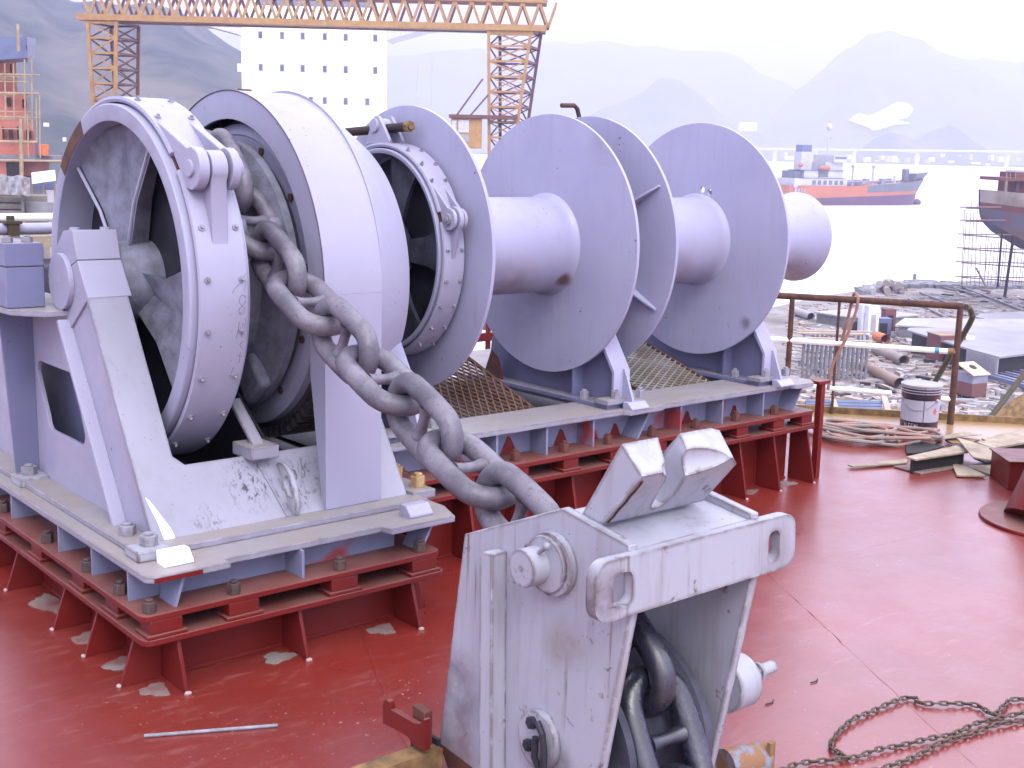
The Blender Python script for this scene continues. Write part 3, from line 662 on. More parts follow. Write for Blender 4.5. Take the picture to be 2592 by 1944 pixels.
# --- warping head
part('warping_head', MB().lathe([(5.80, .10), (5.80, .30), (5.86, .305), (5.93, .285), (6.02, .262), (6.15, .248), (6.30, .247), (6.44, .258), (6.54, .275), (6.585, .290), (6.60, .289), (6.607, .275), (6.607, .0)], WY, WZ, closed=False), 'drum paint', mw)
part('hose_loop', MB().tube([(5.87, 4.66 + .02*math.sin(t*.4), 1.50 + .08*math.cos(t*.4)) for t in range(0, 9)], .012, 8), 'stand paint', mw)
# --- expanded metal guards leaning in the openings
def mesh_sheet(nm, x0, x1, y0, z0, L, slope, mat, pitch=.046, lean=.58):
    mb = MB(); u = Vector((1, 0, 0)); v = Vector((0, 1, slope)).normalized(); n = u.cross(v)
    W = x1-x0; o = Vector((x0, y0, z0)); k = -L*1.6
    for sgn in (1, -1):
        s = -L*(lean+.05)
        while s < W + L*(lean+.05):
            a0, b0 = (s, 0.0), (s + sgn*L*lean, L)
            ts = [0.0, 1.0]
            for lim in (0.0, W):
                if abs(b0[0]-a0[0]) > 1e-6:
                    t = (lim-a0[0])/(b0[0]-a0[0])
                    if 0 < t < 1: ts.append(t)
            ts.sort()
            for t0, t1 in zip(ts, ts[1:]):
                xm = a0[0] + (b0[0]-a0[0])*(t0+t1)/2
                if 0 <= xm <= W and t1-t0 > .02:
                    p = o + u*(a0[0] + (b0[0]-a0[0])*t0) + v*(L*t0) + n*(.002*sgn); q = o + u*(a0[0] + (b0[0]-a0[0])*t1) + v*(L*t1) + n*(.002*sgn)
                    mb.bar(p, q, .007, .009, n)
            s += pitch
    g = part(nm, mb, mat, mw)
    fr = MB()
    c = [o, o+u*W, o+u*W+v*L, o+v*L]
    for a, b in ((1, 2), (2, 3), (3, 0)): fr.bar(c[a], c[b], .022, .012, n)
    part('guard_frame', fr, 'rust', g); return g
plain('mesh rust', (.095, .042, .025), (.15, .09, .06), rough=.75, scale=6)
plain('mesh pale', (.27, .255, .24), (.18, .14, .10), rough=.7, scale=6)
mesh_sheet('guard_mesh', 3.16, 4.12, 4.668, .598, .72, .34, 'mesh rust', .045, .55)
mesh_sheet('guard_mesh', 4.96, 5.545, 4.70, .598, .66, .31, 'mesh pale', .075, 1.7)
part('guard_plate', MB().poly([(4.415, 5.50, .617), (4.415, 5.30, .617), (4.415, 5.36, .76), (4.415, 5.42, .80)], (.01, 0, 0)), 'rusty red', mw)
# crank standing behind the drums
single('crank_handle', MB().tube([dk(1473, 330, y=5.6) + Vector((.05, 0, -2.0)), dk(1473, 330, y=5.6), dk(1466, 296, y=5.6), dk(1461, 275, y=5.6), dk(1453, 267, y=5.6), dk(1421, 267, y=5.6)], .014, 12), 'rust',
       'bent rusty crank handle sticking up behind the rope drums', 'handle', (4.55, 5.72, 1.3))
single('steel_rod', MB().tube([(5.80, 5.26, .665), (5.80, 4.9, .662), (5.81, 4.62, .668)], .011, 8), 'pale rod', 'pale thin rod lying on the winch bed beside the last stand', 'rod', (5.80, 4.9, .66))

# ================================================================== ANCHOR CHAIN
ch = thing('anchor_chain', 'heavy grey stud link anchor chain running from the windlass down into the stopper', 'chain', (2.36, 3.6, 1.1))
DCH = .069
def link_mesh(d):
    pts = []; w_, l_ = 1.30*d, 1.22*d
    for k in range(15): t = -90 + 180*k/14; pts.append(Vector((l_ + 1.28*d*math.cos(R(t)), w_*math.sin(R(t)), 0)))
    for k in range(1, 4): pts.append(Vector((l_ - 2*l_*k/4, w_ + .04*d*math.sin(PI*k/4), 0)))
    for k in range(15): t = 90 + 180*k/14; pts.append(Vector((-l_ + 1.28*d*math.cos(R(t)), w_*math.sin(R(t)), 0)))
    for k in range(1, 4): pts.append(Vector((-l_ + 2*l_*k/4, -w_ - .04*d*math.sin(PI*k/4), 0)))
    mb = MB().tube(pts, d*.535, 18, closed=True)
    return mb
def stud_mb(d): return MB().tube([(0, y*d, 0) for y in (-.86, -.6, -.25, .25, .6, .86)], [d*.42, d*.33, d*.27, d*.27, d*.33, d*.42], 14)
lm_ = link_mesh(DCH).mesh('link'); sm_ = stud_mb(DCH).mesh('stud')
lm_b = lm_.copy(); sm_b = sm_.copy()
lm_.materials.append(MATS['chain weathered']); sm_.materials.append(MATS['chain weathered'])
lm_b.materials.append(MATS['chain black']); sm_b.materials.append(MATS['chain black'])
path = [(2.385, 5.15, 1.95), (2.385, 4.93, 1.945), (2.385, 4.76, 1.885), (2.383, 4.62, 1.752), (2.378, 4.475, 1.59), (2.373, 4.255, 1.455), (2.368, 4.01, 1.328), (2.364, 3.73, 1.207), (2.36, 3.46, 1.094), (2.356, 3.22, .99), (2.352, 2.98, .893),
        (2.348, 2.76, .81), (2.345, 2.52, .715), (2.34, 2.32, .60), (2.335, 2.16, .47), (2.33, 2.055, .315), (2.33, 1.98, .10), (2.33, 1.93, -.1)]
def place_links(parent, path, pitch, lmesh, smesh, phase, roll0, mats_at=None, nm='chain_link', wob=.06, sc=1.0):
    P = resample(path); L = [0]
    for a, b in zip(P, P[1:]): L.append(L[-1] + (b-a).length)
    def at(s):
        s = max(0, min(L[-1], s)); i = int(np.searchsorted(L, s)); i = max(1, min(i, len(P)-1))
        t = (s-L[i-1])/max(1e-9, L[i]-L[i-1]); return P[i-1].lerp(P[i], t)
    s = phase; k = 0; bl = base_of(parent)
    while s < L[-1] - pitch*.4:
        a, b = at(s-pitch*.5), at(s+pitch*.5); x = (b-a).normalized(); c = (a+b)/2
        zz = Vector((0, 0, 1)); y = zz.cross(x)
        if y.length < .05: y = Vector((1, 0, 0))
        y.normalize(); z = x.cross(y); ang = roll0 + (PI/2 if k % 2 else 0) + random.uniform(-wob, wob)
        y2 = y*math.cos(ang) + z*math.sin(ang); z2 = x.cross(y2)
        me, st = (lmesh, smesh) if not mats_at or not mats_at(c) else mats_at(c)
        o = bpy.data.objects.new(nm, me); COL.objects.link(o); o.parent = parent
        o.matrix_local = Matrix.Translation(c-bl) @ cols(x, y2, z2).to_4x4() @ Matrix.Scale(sc, 4)
        if st:
            q = bpy.data.objects.new('stud', st); COL.objects.link(q); q.parent = o
        s += pitch; k += 1
    return k
# the link face-up at (2.368, 4.01, 1.33) fixes the phase
def arclen(path, y):
    P = resample(path); s = 0
    for a, b in zip(P, P[1:]):
        if b.y < y: return s
        s += (b-a).length
pit = (arclen(path, 2.985) - arclen(path, 4.01))/4
s0 = arclen(path, 4.01); n0 = int(s0/pit); ph = s0 - n0*pit
place_links(ch, path, pit, lm_, sm_, ph, 0 if n0 % 2 == 0 else PI/2, lambda c: (lm_b, sm_b) if c.y < 2.34 else None, wob=.05, sc=pit/(4*DCH)*1.0)

# ================================================================== CHAIN STOPPER
cs = thing('chain_stopper', 'tall worn grey chain stopper with forked pawl, slotted cross bar and roller in the foreground', 'chain stopper', (2.35, 2.35, 0))
ck = [(2.74, .02), (2.795, .105), (2.717, .60), (2.685, .80), (2.272, .975), (2.02, .938), (2.005, .775), (2.09, .31), (2.145, .02)]
part('cheek_plate', MB().prism(ck, 'x', 2.10, 2.13), 'worn paint', cs, .004)
part('cheek_plate', MB().prism(ck, 'x', 2.575, 2.605), 'worn paint', cs, .004)
# red primer left at the feet of the near cheek
part('primer_patch', MB().prism([(2.738, .03), (2.79, .106), (2.62, .09), (2.44, .03)], 'x', 2.0975, 2.0985), 'rusty red', cs)
part('cheek_rib', MB().prism([(2.525, .0), (2.545, .78), (2.525, .80), (2.49, .80), (2.47, .0)], 'x', 2.045, 2.10), 'worn paint', cs, .003)
part('cheek_rib', MB().poly([(2.605, 2.17, .42), (2.605, 2.20, .80), (2.70, 2.20, .80), (2.66, 2.17, .42)], (0, .02, 0)), 'worn paint', cs, .003)
part('pin_boss', MB().cyl((2.078, 2.29, .82), (2.10, 2.29, .82), .088, n=40).cyl((2.066, 2.298, .82), (2.079, 2.298, .82), .078, n=40), 'worn paint', cs, .003)
pn = part('hinge_pin', MB().cyl((2.01, 2.325, .812), (2.66, 2.325, .812), .052, n=32).cyl((2.0085, 2.325, .812), (2.012, 2.325, .812), .007, n=10), 'worn paint', cs, .005)
part('split_pin', MB().tube([(2.045, 2.272, .874), (2.045, 2.29, .862), (2.045, 2.305, .845), (2.045, 2.36, .765), (2.042, 2.39, .752)], .006, 8).blob((2.043, 2.262, .884), .011), 'grey bolt', pn)
# cross bar with a slot at either end
bar_o = rrect(1.962, 2.742, .768, .922, .045)
bar_h = [rrect(2.022, 2.092, .797, .884, .022), rrect(2.622, 2.672, .797, .884, .022)]
part('cross_bar', MB().poly([(x, 2.025 + (z-.768)*.03, z) for x, z in bar_o], (0, -.034, 0), [[(x, 2.025 + (z-.768)*.03, z) for x, z in h] for h in bar_h]), 'worn paint', cs, .005)
part('top_plate', MB().prism([(2.30, .955), (2.02, .921), (2.02, .899), (2.30, .933)], 'x', 2.131, 2.574), 'worn paint', cs, .003)
# forked pawl, thrown back
def pawl_pt(x, u, v):      # u up the pawl, v through its thickness
    return Vector((x, 2.148 - u*.134 + v*.076, .955 + u*.157 + v*.012 + (.056*v if u > .5 else 0)))
pro = [(2.13, 0), (2.13, 1.0), (2.222, 1.0), (2.236, .90), (2.252, .72), (2.268, .40), (2.285, .18), (2.31, .10), (2.335, .18), (2.345, .40), (2.335, .62), (2.315, .86), (2.322, 1.0), (2.475, 1.0), (2.520, .82), (2.520, 0)]
fr = [pawl_pt(x, u, 0) for x, u in pro]
bk = [pawl_pt(x, u, 1) for x, u in [(2.13, 0), (2.13, 1.0), (2.262, 1.0), (2.262, .90), (2.264, .72), (2.276, .40), (2.288, .18), (2.31, .10), (2.332, .18), (2.342, .40), (2.342, .62), (2.342, .86), (2.345, 1.0), (2.465, 1.0), (2.520, .90), (2.520, 0)]]
n = len(fr); tr = tessellate_polygon([fr])
mb = MB().add(fr+bk, [tuple(t) for t in tr] + [tuple(i+n for i in reversed(t)) for t in tr] + [(i, (i+1) % n, n+(i+1) % n, n+i) for i in range(n)])
pw = part('forked_pawl', mb, 'worn paint', cs)
scoop(pw, [(pawl_pt(2.335, 1.07, -.05), .135, .058, .056)])
part('pawl_seam', MB().tube([pawl_pt(2.145 + random.uniform(-.002, .002), t, -.015) for t in np.linspace(.04, .9, 14)], .004, 6), 'rust', cs)
# roller between the cheeks
RY, RZ = 2.335, .255
part('roller', MB().lathe([(2.175, .20), (2.175, .285), (2.20, .285), (2.235, .21), (2.30, .165), (2.37, .165), (2.43, .21), (2.475, .285), (2.50, .285), (2.50, .20)], RY, RZ, n=72), 'cast dark', cs)
ey = part('roller_pin_boss', MB().poly([(2.10, 2.322 + .078*math.cos(R(a)), .305 + .085*math.sin(R(a))) for a in range(0, 360, 12)], (-.022, 0, 0)), 'worn paint', cs, .003)
part('keeper_loop', MB().tube([(2.062, 2.30, .372), (2.055, 2.272, .35), (2.055, 2.262, .30), (2.058, 2.268, .252), (2.062, 2.29, .242), (2.058, 2.305, .27), (2.056, 2.30, .33)], .010, 8), 'dark steel', ey)
for y_, z_ in ((2.335, .355), (2.345, .285)): part('keeper_bolt', MB().hexa((2.078, y_, z_), .018, .015, (-1, 0, 0)), 'dark steel', ey)
# counterweight knob on the far side
part('counterweight', MB().cyl((2.662, 2.165, .362), (2.757, 2.165, .362), .082, n=48), 'worn paint', cs, .005)
part('knob_pin', MB().cyl((2.77, 2.125, .39), (2.845, 2.118, .394), .019, n=18).cyl((2.775, 2.125, .39), (2.785, 2.125, .39), .03, n=18), 'worn paint', cs, .003)
part('knob_arm', MB().poly([dk(1842, 1458, y=2.12), dk(1857, 1454, y=2.12), dk(1863, 1650, y=2.12), dk(1843, 1655, y=2.12)], (0, .06, 0)), 'worn paint', cs, .002)
part('knob_bracket', MB().box(2.605, 2.72, 2.155, 2.185, .36, .42), 'worn paint', cs, .002)
for x in (2.10, 2.575): part('base_weld', MB().box(x-.02, x+.05, 2.12, 2.76, -.002, .022), 'rusty red', cs, .006)

# ================================================================== LOOSE THINGS ON DECK
plain('pale weld', (.36, .25, .25), (.28, .19, .19), rough=.5, scale=30)
plain('primer grey', (.20, .17, .16), (.15, .05, .04), rough=.6, scale=6, lo=.4, hi=.7)
for x, y, a, b, s in ((1.66, 3.885, .085, .10, .4), (1.655, 4.17, .10, .12, .1), (1.655, 4.48, .10, .14, .2), (1.66, 4.95, .10, .22, .1), (2.15, 3.88, .11, .085, .2), (2.62, 3.88, .10, .09, .3), (4.25, 4.39, .13, .07, .1), (5.55, 4.38, .12, .07, .1), (5.88, 4.37, .14, .08, .1)):
    pp = []
    for k in range(22):
        t = 2*PI*k/22; rr = 1 + .22*math.sin(3*t + x*7) + .1*math.sin(7*t + y*9)
        pp.append((x + a*.56*rr*math.cos(t), y + b*.56*rr*math.sin(t)))
    part('bare_patch', MB().prism(pp, 'z', .0005, .0030), 'primer grey', deck)
for x in (1.737, 2.226, 2.747): part('weld_blob', MB().blob((x, 3.785, .004), .011, 1.3, .9, .8), 'pale weld', wl)
for y in (3.988, 4.323, 4.655, 5.217): part('weld_blob', MB().blob((1.57, y, .004), .010, .9, 1.3, .8), 'pale weld', wl)
for x in (4.75, 5.07, 5.40, 5.71, 6.035): part('weld_blob', MB().blob((x, 4.277, .004), .009, 1.3, .9, .8), 'pale weld', mw)
def fillet(par, p, q, r=.008):
    p, q = Vector(p), Vector(q); n = max(3, int((q-p).length/.03))
    part('weld_bead', MB().tube([p.lerp(q, i/n) for i in range(n+1)], [r*random.uniform(.75, 1.25) for _ in range(n+1)], 6), 'red steel', par)
fillet(wl, (1.74, 3.978, .003), (2.75, 3.978, .003)); fillet(wl, (1.728, 4.0, .003), (1.728, 5.6, .003))
fillet(mw, (3.0, 4.473, .003), (6.0, 4.473, .003))
for x in (5.07, 5.40, 5.71): fillet(mw, (x-.008, 4.473, .01), (x-.008, 4.473, .335), .006)

# railing at the deck edge
PR_, PL_ = Vector((8.385, 4.755, 0)), Vector((7.76, 5.82, 0)); rd = PL_-PR_
rl = thing('deck_railing', 'rusty pipe railing at the bow edge with two bright galvanised rails', 'railing', PR_)
Z = lambda t, z: PR_ + rd*t + Vector((0, 0, z))
part('top_rail', MB().tube([Z(0, .9), Z(.5, .902), Z(2.3, .905)], .026, 12).blob(Z(0, .9), .027), 'rust', rl)
for t, r in ((0, .022), (1.0, .02), (2.0, .02)): part('rail_post', MB().cyl(Z(t, 0), Z(t, .89), r*1.15, r, 14), 'rust', rl)
part('rail_post', MB().cyl(Z(.71, .0), Z(.71, .89), .011, n=10), 'rust', rl)
part('mid_rail', MB().cyl(Z(.0, .555), Z(1.9, .56), .021, n=14), 'galvanised', rl)
part('mid_rail', MB().cyl(Z(.36, .20), Z(1.9, .21), .021, n=14).cyl(Z(.0, .19), Z(.1, .19), .021, n=14), 'galvanised', rl)
part('pipe_tape', MB().cyl(Z(.10, .556), Z(.125, .556), .0225, n=14), plain('blue tape', (.05, .25, .55)), rl)
part('pipe_collar', MB().cyl(Z(.01, .555), Z(.05, .555), .028, n=14), 'ochre steel', rl)
rlp = [Z(.62, .56), Z(.66, .75), Z(.66, .90), Z(.66, .935), Z(.67, .93)]
c = Z(.66, .9)
rp = [Z(.735, .20)+Vector((-.06, -.03, 0)), Z(.72, .40)+Vector((-.05, -.03, 0)), Z(.66, .60)+Vector((-.04, -.03, 0)), Z(.61, .8)+Vector((-.03, -.02, 0)), Z(.60, .905)+Vector((-.03, -.02, 0)), Z(.61, .945), Z(.63, .93)+Vector((.03, .02, 0)), Z(.66, .7)+Vector((.03, .02, 0)), Z(.70, .45)+Vector((.02, .02, 0))]
single('rope', MB().tube(resample(rp, 90), .012, 8), 'rope', 'faded rope looped over the rusty top rail and hanging down', 'rope', Z(.66, .2))
single('bent_pipe', MB().tube(resample([Z(-.03, .895), (8.52, 4.77, .885), (8.585, 4.775, .83), (8.62, 4.81, .73), (8.90, 5.24, .15), (9.1, 5.5, -.25)], 120), .022, 12), 'green pipe', 'dark green bent pipe running down outside the end of the railing', 'pipe', (8.6, 4.8, .0))
q0, q1 = dk(2606, 930, y=4.9), dk(2512, 1050, y=4.9)
single('brace_pipe', MB().cyl(q0, q1 + (q1-q0)*.2, .024, n=12), 'green pipe', 'dark green slanting pipe at the deck edge right of the railing', 'pipe', q1)
rpz = thing('red_post', 'thin red angle post with a small top plate at the end of the winch base', 'post', (6.16, 4.36, 0))
part('post_angle', MB().prism([(6.140, 4.345), (6.178, 4.345), (6.178, 4.351), (6.146, 4.351), (6.146, 4.385), (6.140, 4.385)], 'z', 0, .592), 'red steel', rpz)
part('top_plate', MB().box(6.10, 6.215, 4.335, 4.40, .592, .612), 'red steel', rpz, .003)
rr2 = thing('red_railing', 'thin red railing seen between the drums behind the winch', 'railing', (5.2, 6.9, 0))
for y in (6.8, 8.0): part('rail_post', MB().box(dk(1235, 870, y=y).x-.014, dk(1235, 870, y=y).x+.014, y-.014, y+.014, 0, .82), 'red steel', rr2)
part('top_rail', MB().box(4.3, 6.8, 6.785, 6.815, .80, .83), 'red steel', rr2); part('mid_rail', MB().box(4.3, 6.8, 6.785, 6.81, .60, .66), 'red steel', rr2)

# paint bucket
bx, by = 8.02, 4.80
bk = thing('paint_bucket', 'white and maroon paint bucket with a grey lid by the railing post', 'bucket', (bx, by, 0))
def ringz(z0, z1, r0, r1, n=48, a0=0, a1=360):
    mb = MB(); m = n if a1-a0 >= 360 else n+1; vs = []
    for z, r in ((z0, r0), (z1, r1)): vs += [(bx + r*math.cos(R(a0+(a1-a0)*i/n)), by + r*math.sin(R(a0+(a1-a0)*i/n)), z) for i in range(m)]
    return mb.add(vs, [(i, (i+1) % m, m+(i+1) % m, m+i) for i in range(n)], True)
rb = lambda z: .132 + .030*z
M_w = plain('bucket white', (.34, .325, .39), (.29, .275, .335), rough=.35, scale=5)
M_m = plain('bucket maroon', (.075, .018, .02), (.05, .016, .024), rough=.35, scale=5)
M_d = plain('bucket dark', (.028, .018, .032), rough=.35)
M_l = plain('bucket lid', (.31, .305, .30), (.25, .235, .215), rough=.5, scale=8)
part('body', MB().cyl((bx, by, 0.002), (bx, by, .335), rb(0), rb(.335), 48), M_w, bk)
part('bottom_band', ringz(.004, .075, rb(.004)+.0008, rb(.075)+.0008), M_m, bk)
part('top_band', ringz(.235, .318, rb(.235)+.0008, rb(.318)+.0008), M_m, bk)
for z0, z1 in ((.006, .073), (.237, .316)): part('band_front', ringz(z0, z1, rb(z0)+.0014, rb(z1)+.0014, 20, 165, 252), M_d, bk)
part('rim', MB().cyl((bx, by, .300), (bx, by, .306), rb(.3)+.004, rb(.3)+.004, 48).cyl((bx, by, .282), (bx, by, .287), rb(.28)+.003, rb(.28)+.003, 48), M_w, bk)
part('lid', MB().cyl((bx, by, .332), (bx, by, .343), .149, .149, 48).cyl((bx, by, .343), (bx, by, .347), .146, .136, 48), M_l, bk)
part('seam', MB().box(-.0015, .0015, 0, .001, 0, 1), M_m, bk).hide_render = True
bpy.data.objects.remove([o for o in bk.children if o.name.startswith('seam')][0])
vw = Vector((0, 0, 1.862)) - Vector((bx, by, 0)); va = math.degrees(math.atan2(vw.y, vw.x)) % 360
def on_bucket(a, z, off=.002): return Vector((bx + (rb(z)+off)*math.cos(R(a)), by + (rb(z)+off)*math.sin(R(a)), z))
part('side_seam', MB().tube([on_bucket(va+12, z) for z in (.005, .1, .2, .33)], .0022, 6), M_m, bk)
mb = MB(); M_r = plain('hazard red', (.55, .08, .05), rough=.5)
part('hazard_diamond', MB().add([on_bucket(va+42, .155), on_bucket(va+50, .182), on_bucket(va+58, .155), on_bucket(va+50, .128)], [(0, 1, 2, 3)]), M_r, bk)
part('hazard_flame', MB().add([on_bucket(va+48, .146, .003), on_bucket(va+50, .168, .003), on_bucket(va+52, .146, .003)], [(0, 1, 2)]), M_w, bk)
part('label_line', MB().add([on_bucket(va+44, .228), on_bucket(va+44, .233), on_bucket(va+64, .233), on_bucket(va+64, .228)], [(0, 1, 2, 3)]), M_r, bk)
mb = MB()     # worn block lettering round the foot: only its strokes can be made out
def strk(a0, z0, a1, z1): 
    d = .9; mb.tube([on_bucket(a0, z0, .0025), on_bucket((a0+a1)/2, (z0+z1)/2, .0025), on_bucket(a1, z1, .0025)], .0022, 5)
for k, L_ in enumerate('JIEENI'):
    a = va - 50 + k*9.2; z0, z1 = .02, .058
    if L_ in 'IEN': strk(a, z0, a, z1)
    if L_ == 'J': strk(a+3, z1, a+3, z0); strk(a+3, z0, a, z0)
    if L_ == 'E': strk(a, z0, a+5, z0); strk(a, z1, a+5, z1); strk(a, (z0+z1)/2, a+4, (z0+z1)/2)
    if L_ == 'N': strk(a, z1, a+5, z0); strk(a+5, z0, a+5, z1)
part('lettering', mb, M_w, bk)
part('bucket_handle', MB().tube([on_bucket(va-70 + t*1.25, .235 - .075*math.sin(PI*t/100), .004) for t in range(0, 101, 5)], .0022, 6), 'grey bolt', bk)
for a in (va-70, va+55): part('handle_ear', MB().blob(on_bucket(a, .235), .014), M_w, bk)

# coil of hose
hp = []; cx_, cy_ = 7.36, 4.86
rnh = random.Random(21); TURNS = 11
par_ = [(rnh.uniform(.18, .44), rnh.uniform(.10, .25), rnh.uniform(-.17, .17), rnh.uniform(-.10, .10), rnh.uniform(-.45, .45)) for _ in range(TURNS+2)]
for i in range(TURNS*40):
    t = i/40; k = int(t); f = t-k; f = f*f*(3-2*f); a = 2*PI*t
    ra, rb2, ox, oy, tw = (u*(1-f) + v*f for u, v in zip(par_[k], par_[k+1]))
    ca, sa = math.cos(-1.02+tw), math.sin(-1.02+tw)
    ex, ey_ = ra*math.cos(a) + ox + .02*math.sin(3*a+k), rb2*math.sin(a) + oy + .015*math.sin(2*a+k*2)
    hp.append((cx_ + ex*ca - ey_*sa, cy_ + ex*sa + ey_*ca, .013 + .0050*t + .016*abs(math.sin(a*1.5+t))))
plain('hose grey', (.19, .165, .155), (.27, .16, .13), rough=.6, scale=9, lo=.45, hi=.55)
single('hose_coil', MB().tube(hp, .0125, 7), 'hose grey', 'tangled coil of dull red hose lying on the deck behind the winch end', 'hose', (cx_, cy_, 0))
single('hose_end', MB().tube(resample([(7.55, 4.62, .03), (7.62, 4.75, .03), (7.74, 4.74, .02), (7.86, 4.62, .016), (7.83, 4.50, .016), (7.70, 4.46, .016)], 80), .0125, 7), 'hose', 'loose loop of hose lying between the coil and the bucket', 'hose', (7.6, 4.6, 0))

# steel offcuts
def crop(a, b): return (2240 + a/5.926, 960 + b/5.926)
def offcut(label, pts, z, t, mat='bare plate', lift=None, web=None, nm='steel_offcut'):
    P = [dk(*crop(*p), z=z + (lift[i] if lift else 0)) for i, p in enumerate(pts)]
    o = thing(nm, label, 'steel plate', Vector((P[0].x, P[0].y, 0)), 'steel offcuts lying on the deck')
    part('plate', MB().poly(P, (0, 0, -t)), mat, o, .001)
    if web:
        a, b = P[web[0]], P[web[1]]; dirv = (b-a).normalized(); inn = Vector((-dirv.y, dirv.x, 0))
        if inn.dot(sum(P, Vector())/len(P) - a) < 0: inn = -inn
        a2, b2_ = a + inn*.03, b + inn*.03; h = min(a.z, b.z) - t
        part('web', MB().poly([a2 + Vector((0, 0, -t)), b2_ + Vector((0, 0, -t)), Vector((b2_.x, b2_.y, .001)), Vector((a2.x, a2.y, .001))], inn*.012), 'plate edge', o)  # web coloured near-black for the shaded gap under the plate
    return o
offcut('flat dark offcut lying lowest on the red deck', [(130, 1300), (540, 1410), (1080, 1325), (1400, 1262), (1150, 1205), (330, 1280)], .012, .010, 'primer grey')
offcut('long flanged offcut with a dark gap beneath it beside the hose', [(320, 1158), (468, 1200), (1250, 1082), (1090, 985)], .10, .012, web=(1, 2))
offcut('twisted pointed rusty plate lying across the flanged offcuts', [(1075, 868), (1320, 1160), (1880, 1270), (1640, 1110), (1618, 1030), (1210, 905)], .14, .010, lift=[.0, -.02, -.06, -.02, 0, 0])
offcut('cream plate with a cut corner lying nearest the camera', [(1000, 1250), (1080, 1436), (1522, 1446), (1430, 1395), (1200, 1292)], .018, .012)
offcut('broad flanged plate with a black hollow at the right edge', [(1400, 950), (1630, 1030), (2300, 905), (2240, 720), (1880, 800)], .11, .014, web=(1, 2))
offcut('dull black plate lying under the hose end', [(300, 965), (420, 905), (890, 1000), (560, 1095), (330, 1110)], .02, .010, 'plate edge')
offcut('bent strip arched over the deck below the bucket', [(560, 910), (840, 850), (1180, 785), (1460, 825), (1200, 850), (860, 895)], .03, .006, lift=[0, .02, .05, .0, .035, .02])
offcut('narrow cream strip poking out from under the hose', [(-560, 1275), (-480, 1305), (330, 1250), (330, 1190), (-440, 1270)], .02, .010)
offcut('pale strip at the right edge of the deck litter', [(1820, 1215), (2250, 1090), (2280, 1160), (1860, 1240)], .016, .010)
offcut('thin plate lying flat on the yellow stained deck edge', [(1300, 940), (1820, 800), (1960, 850), (1560, 970)], .012, .008)
offcut('wide tan plate right of the cream cut corner plate', [(1200, 1290), (1830, 1270), (1800, 1500), (1500, 1400)], .010, .008)
offcut('dark board sloping under the broad flanged plate', [(1330, 1170), (1700, 1110), (2300, 1000), (2340, 1080), (1900, 1215), (1500, 1240)], .03, .012, 'plate edge')
offcut('rusty board lying behind the twisted pointed plate', [(900, 900), (1080, 860), (1420, 900), (1250, 960), (1000, 950)], .035, .012, 'ochre steel')
offcut('long tan board lying at the back of the litter', [(1450, 880), (2300, 700), (2330, 750), (1540, 930)], .05, .014)
# red chain pipe and red box at the right edge
cp = thing('chain_pipe', 'red slanting chain pipe with a round doubling plate at the right edge', 'pipe', (6.42, 2.98, 0))
part('pipe', MB().cyl((6.42, 2.98, -.05), (7.15, 2.86, 1.1), .27, .27, 48), 'red steel', cp)
part('doubling_plate', MB().cyl((6.45, 2.97, .0), (6.45, 2.97, .018), .41, .405, 64), 'red steel', cp, .004)
sb = thing('red_box', 'dark red steel box standing at the right edge behind the chain pipe', 'box', (6.9, 3.45, 0))
bA = Vector((6.88, 3.49)); bu = Vector((.764, -.645)); bv = Vector((.645, .764))
def bxy(a, b_): p = bA + bu*a + bv*b_; return (p.x, p.y)
part('box_body', MB().prism([bxy(0, 0), bxy(.5, 0), bxy(.5, .34), bxy(0.02, .34)], 'z', 0, .172), 'red steel', sb, .004)
part('box_lip', MB().prism([bxy(-.012, -.012), bxy(.512, -.012), bxy(.512, .352), bxy(.008, .352)], 'z', .172, .180), 'red steel', sb)
# rod, wire bits, rusty pipe, bracket
single('welding_rod', MB().cyl((1.482, 3.568, .006), (1.863, 3.374, .006), .006, n=8), 'grey bolt', 'thin grey rod lying on the red deck before the windlass', 'rod', (1.48, 3.57, 0))
for (x, y), lab in (((2052, 1728), 'short bent wire scrap lying higher on the bare red deck'), ((1938, 1783), 'short wire scrap lying beside the stopper counterweight')):
    p = dk(x, y, z=.004); single('wire_scrap', MB().tube([p, p+Vector((.03, -.005, 0)), p+Vector((.05, .006, 0))], .0025, 6), 'plate edge', lab, 'wire', p)
pl = dk(1862, 1935, z=.06)
rpipe = thing('rusty_pipe', 'short rusty pipe with flaking blue paint lying by the stopper foot', 'pipe', (pl.x, pl.y, 0))
part('pipe_body', MB().cyl((pl.x-.03, pl.y+.015, .055), (pl.x+.115, pl.y-.02, .055), .055, .05, 28), plain('flaking rust', (.20, .10, .05), (.16, .18, .24), rough=.8, scale=22, lo=.5, hi=.6, bumpy=.4), rpipe)
part('pipe_tab', MB().box(pl.x+.09, pl.x+.115, pl.y-.06, pl.y-.045, .06, .125), 'ochre steel', rpipe, .002)
fb = thing('fairlead_bracket', 'small red hooked bracket on an ochre angle bar behind the stopper', 'bracket', (1.98, 2.9, 0))
def bcr(a, b): return (900 + a/6.506, 1700 + b/6.506)
pp = [dk(*bcr(a, b), x=1.98) for a, b in ((450, 850), (445, 560), (465, 490), (505, 465), (550, 500), (570, 570), (575, 630), (970, 850), (1060, 860), (1120, 780), (1140, 800), (1140, 1310), (960, 1220), (900, 1130), (840, 1060), (640, 950))]
part('hook_plate', MB().poly(pp, (.02, 0, 0)), 'red steel', fb, .002)
a, b = dk(*bcr(955, 540), x=2.02), dk(*bcr(1160, 570), x=2.02)
part('upright', MB().prism([(a.y, 0), (a.y, a.z), (b.y, a.z-.003), (b.y, 0)], 'x', 2.015, 2.045), 'rusty red', fb, .002)
a = dk(*bcr(1440, 1265), z=.13)
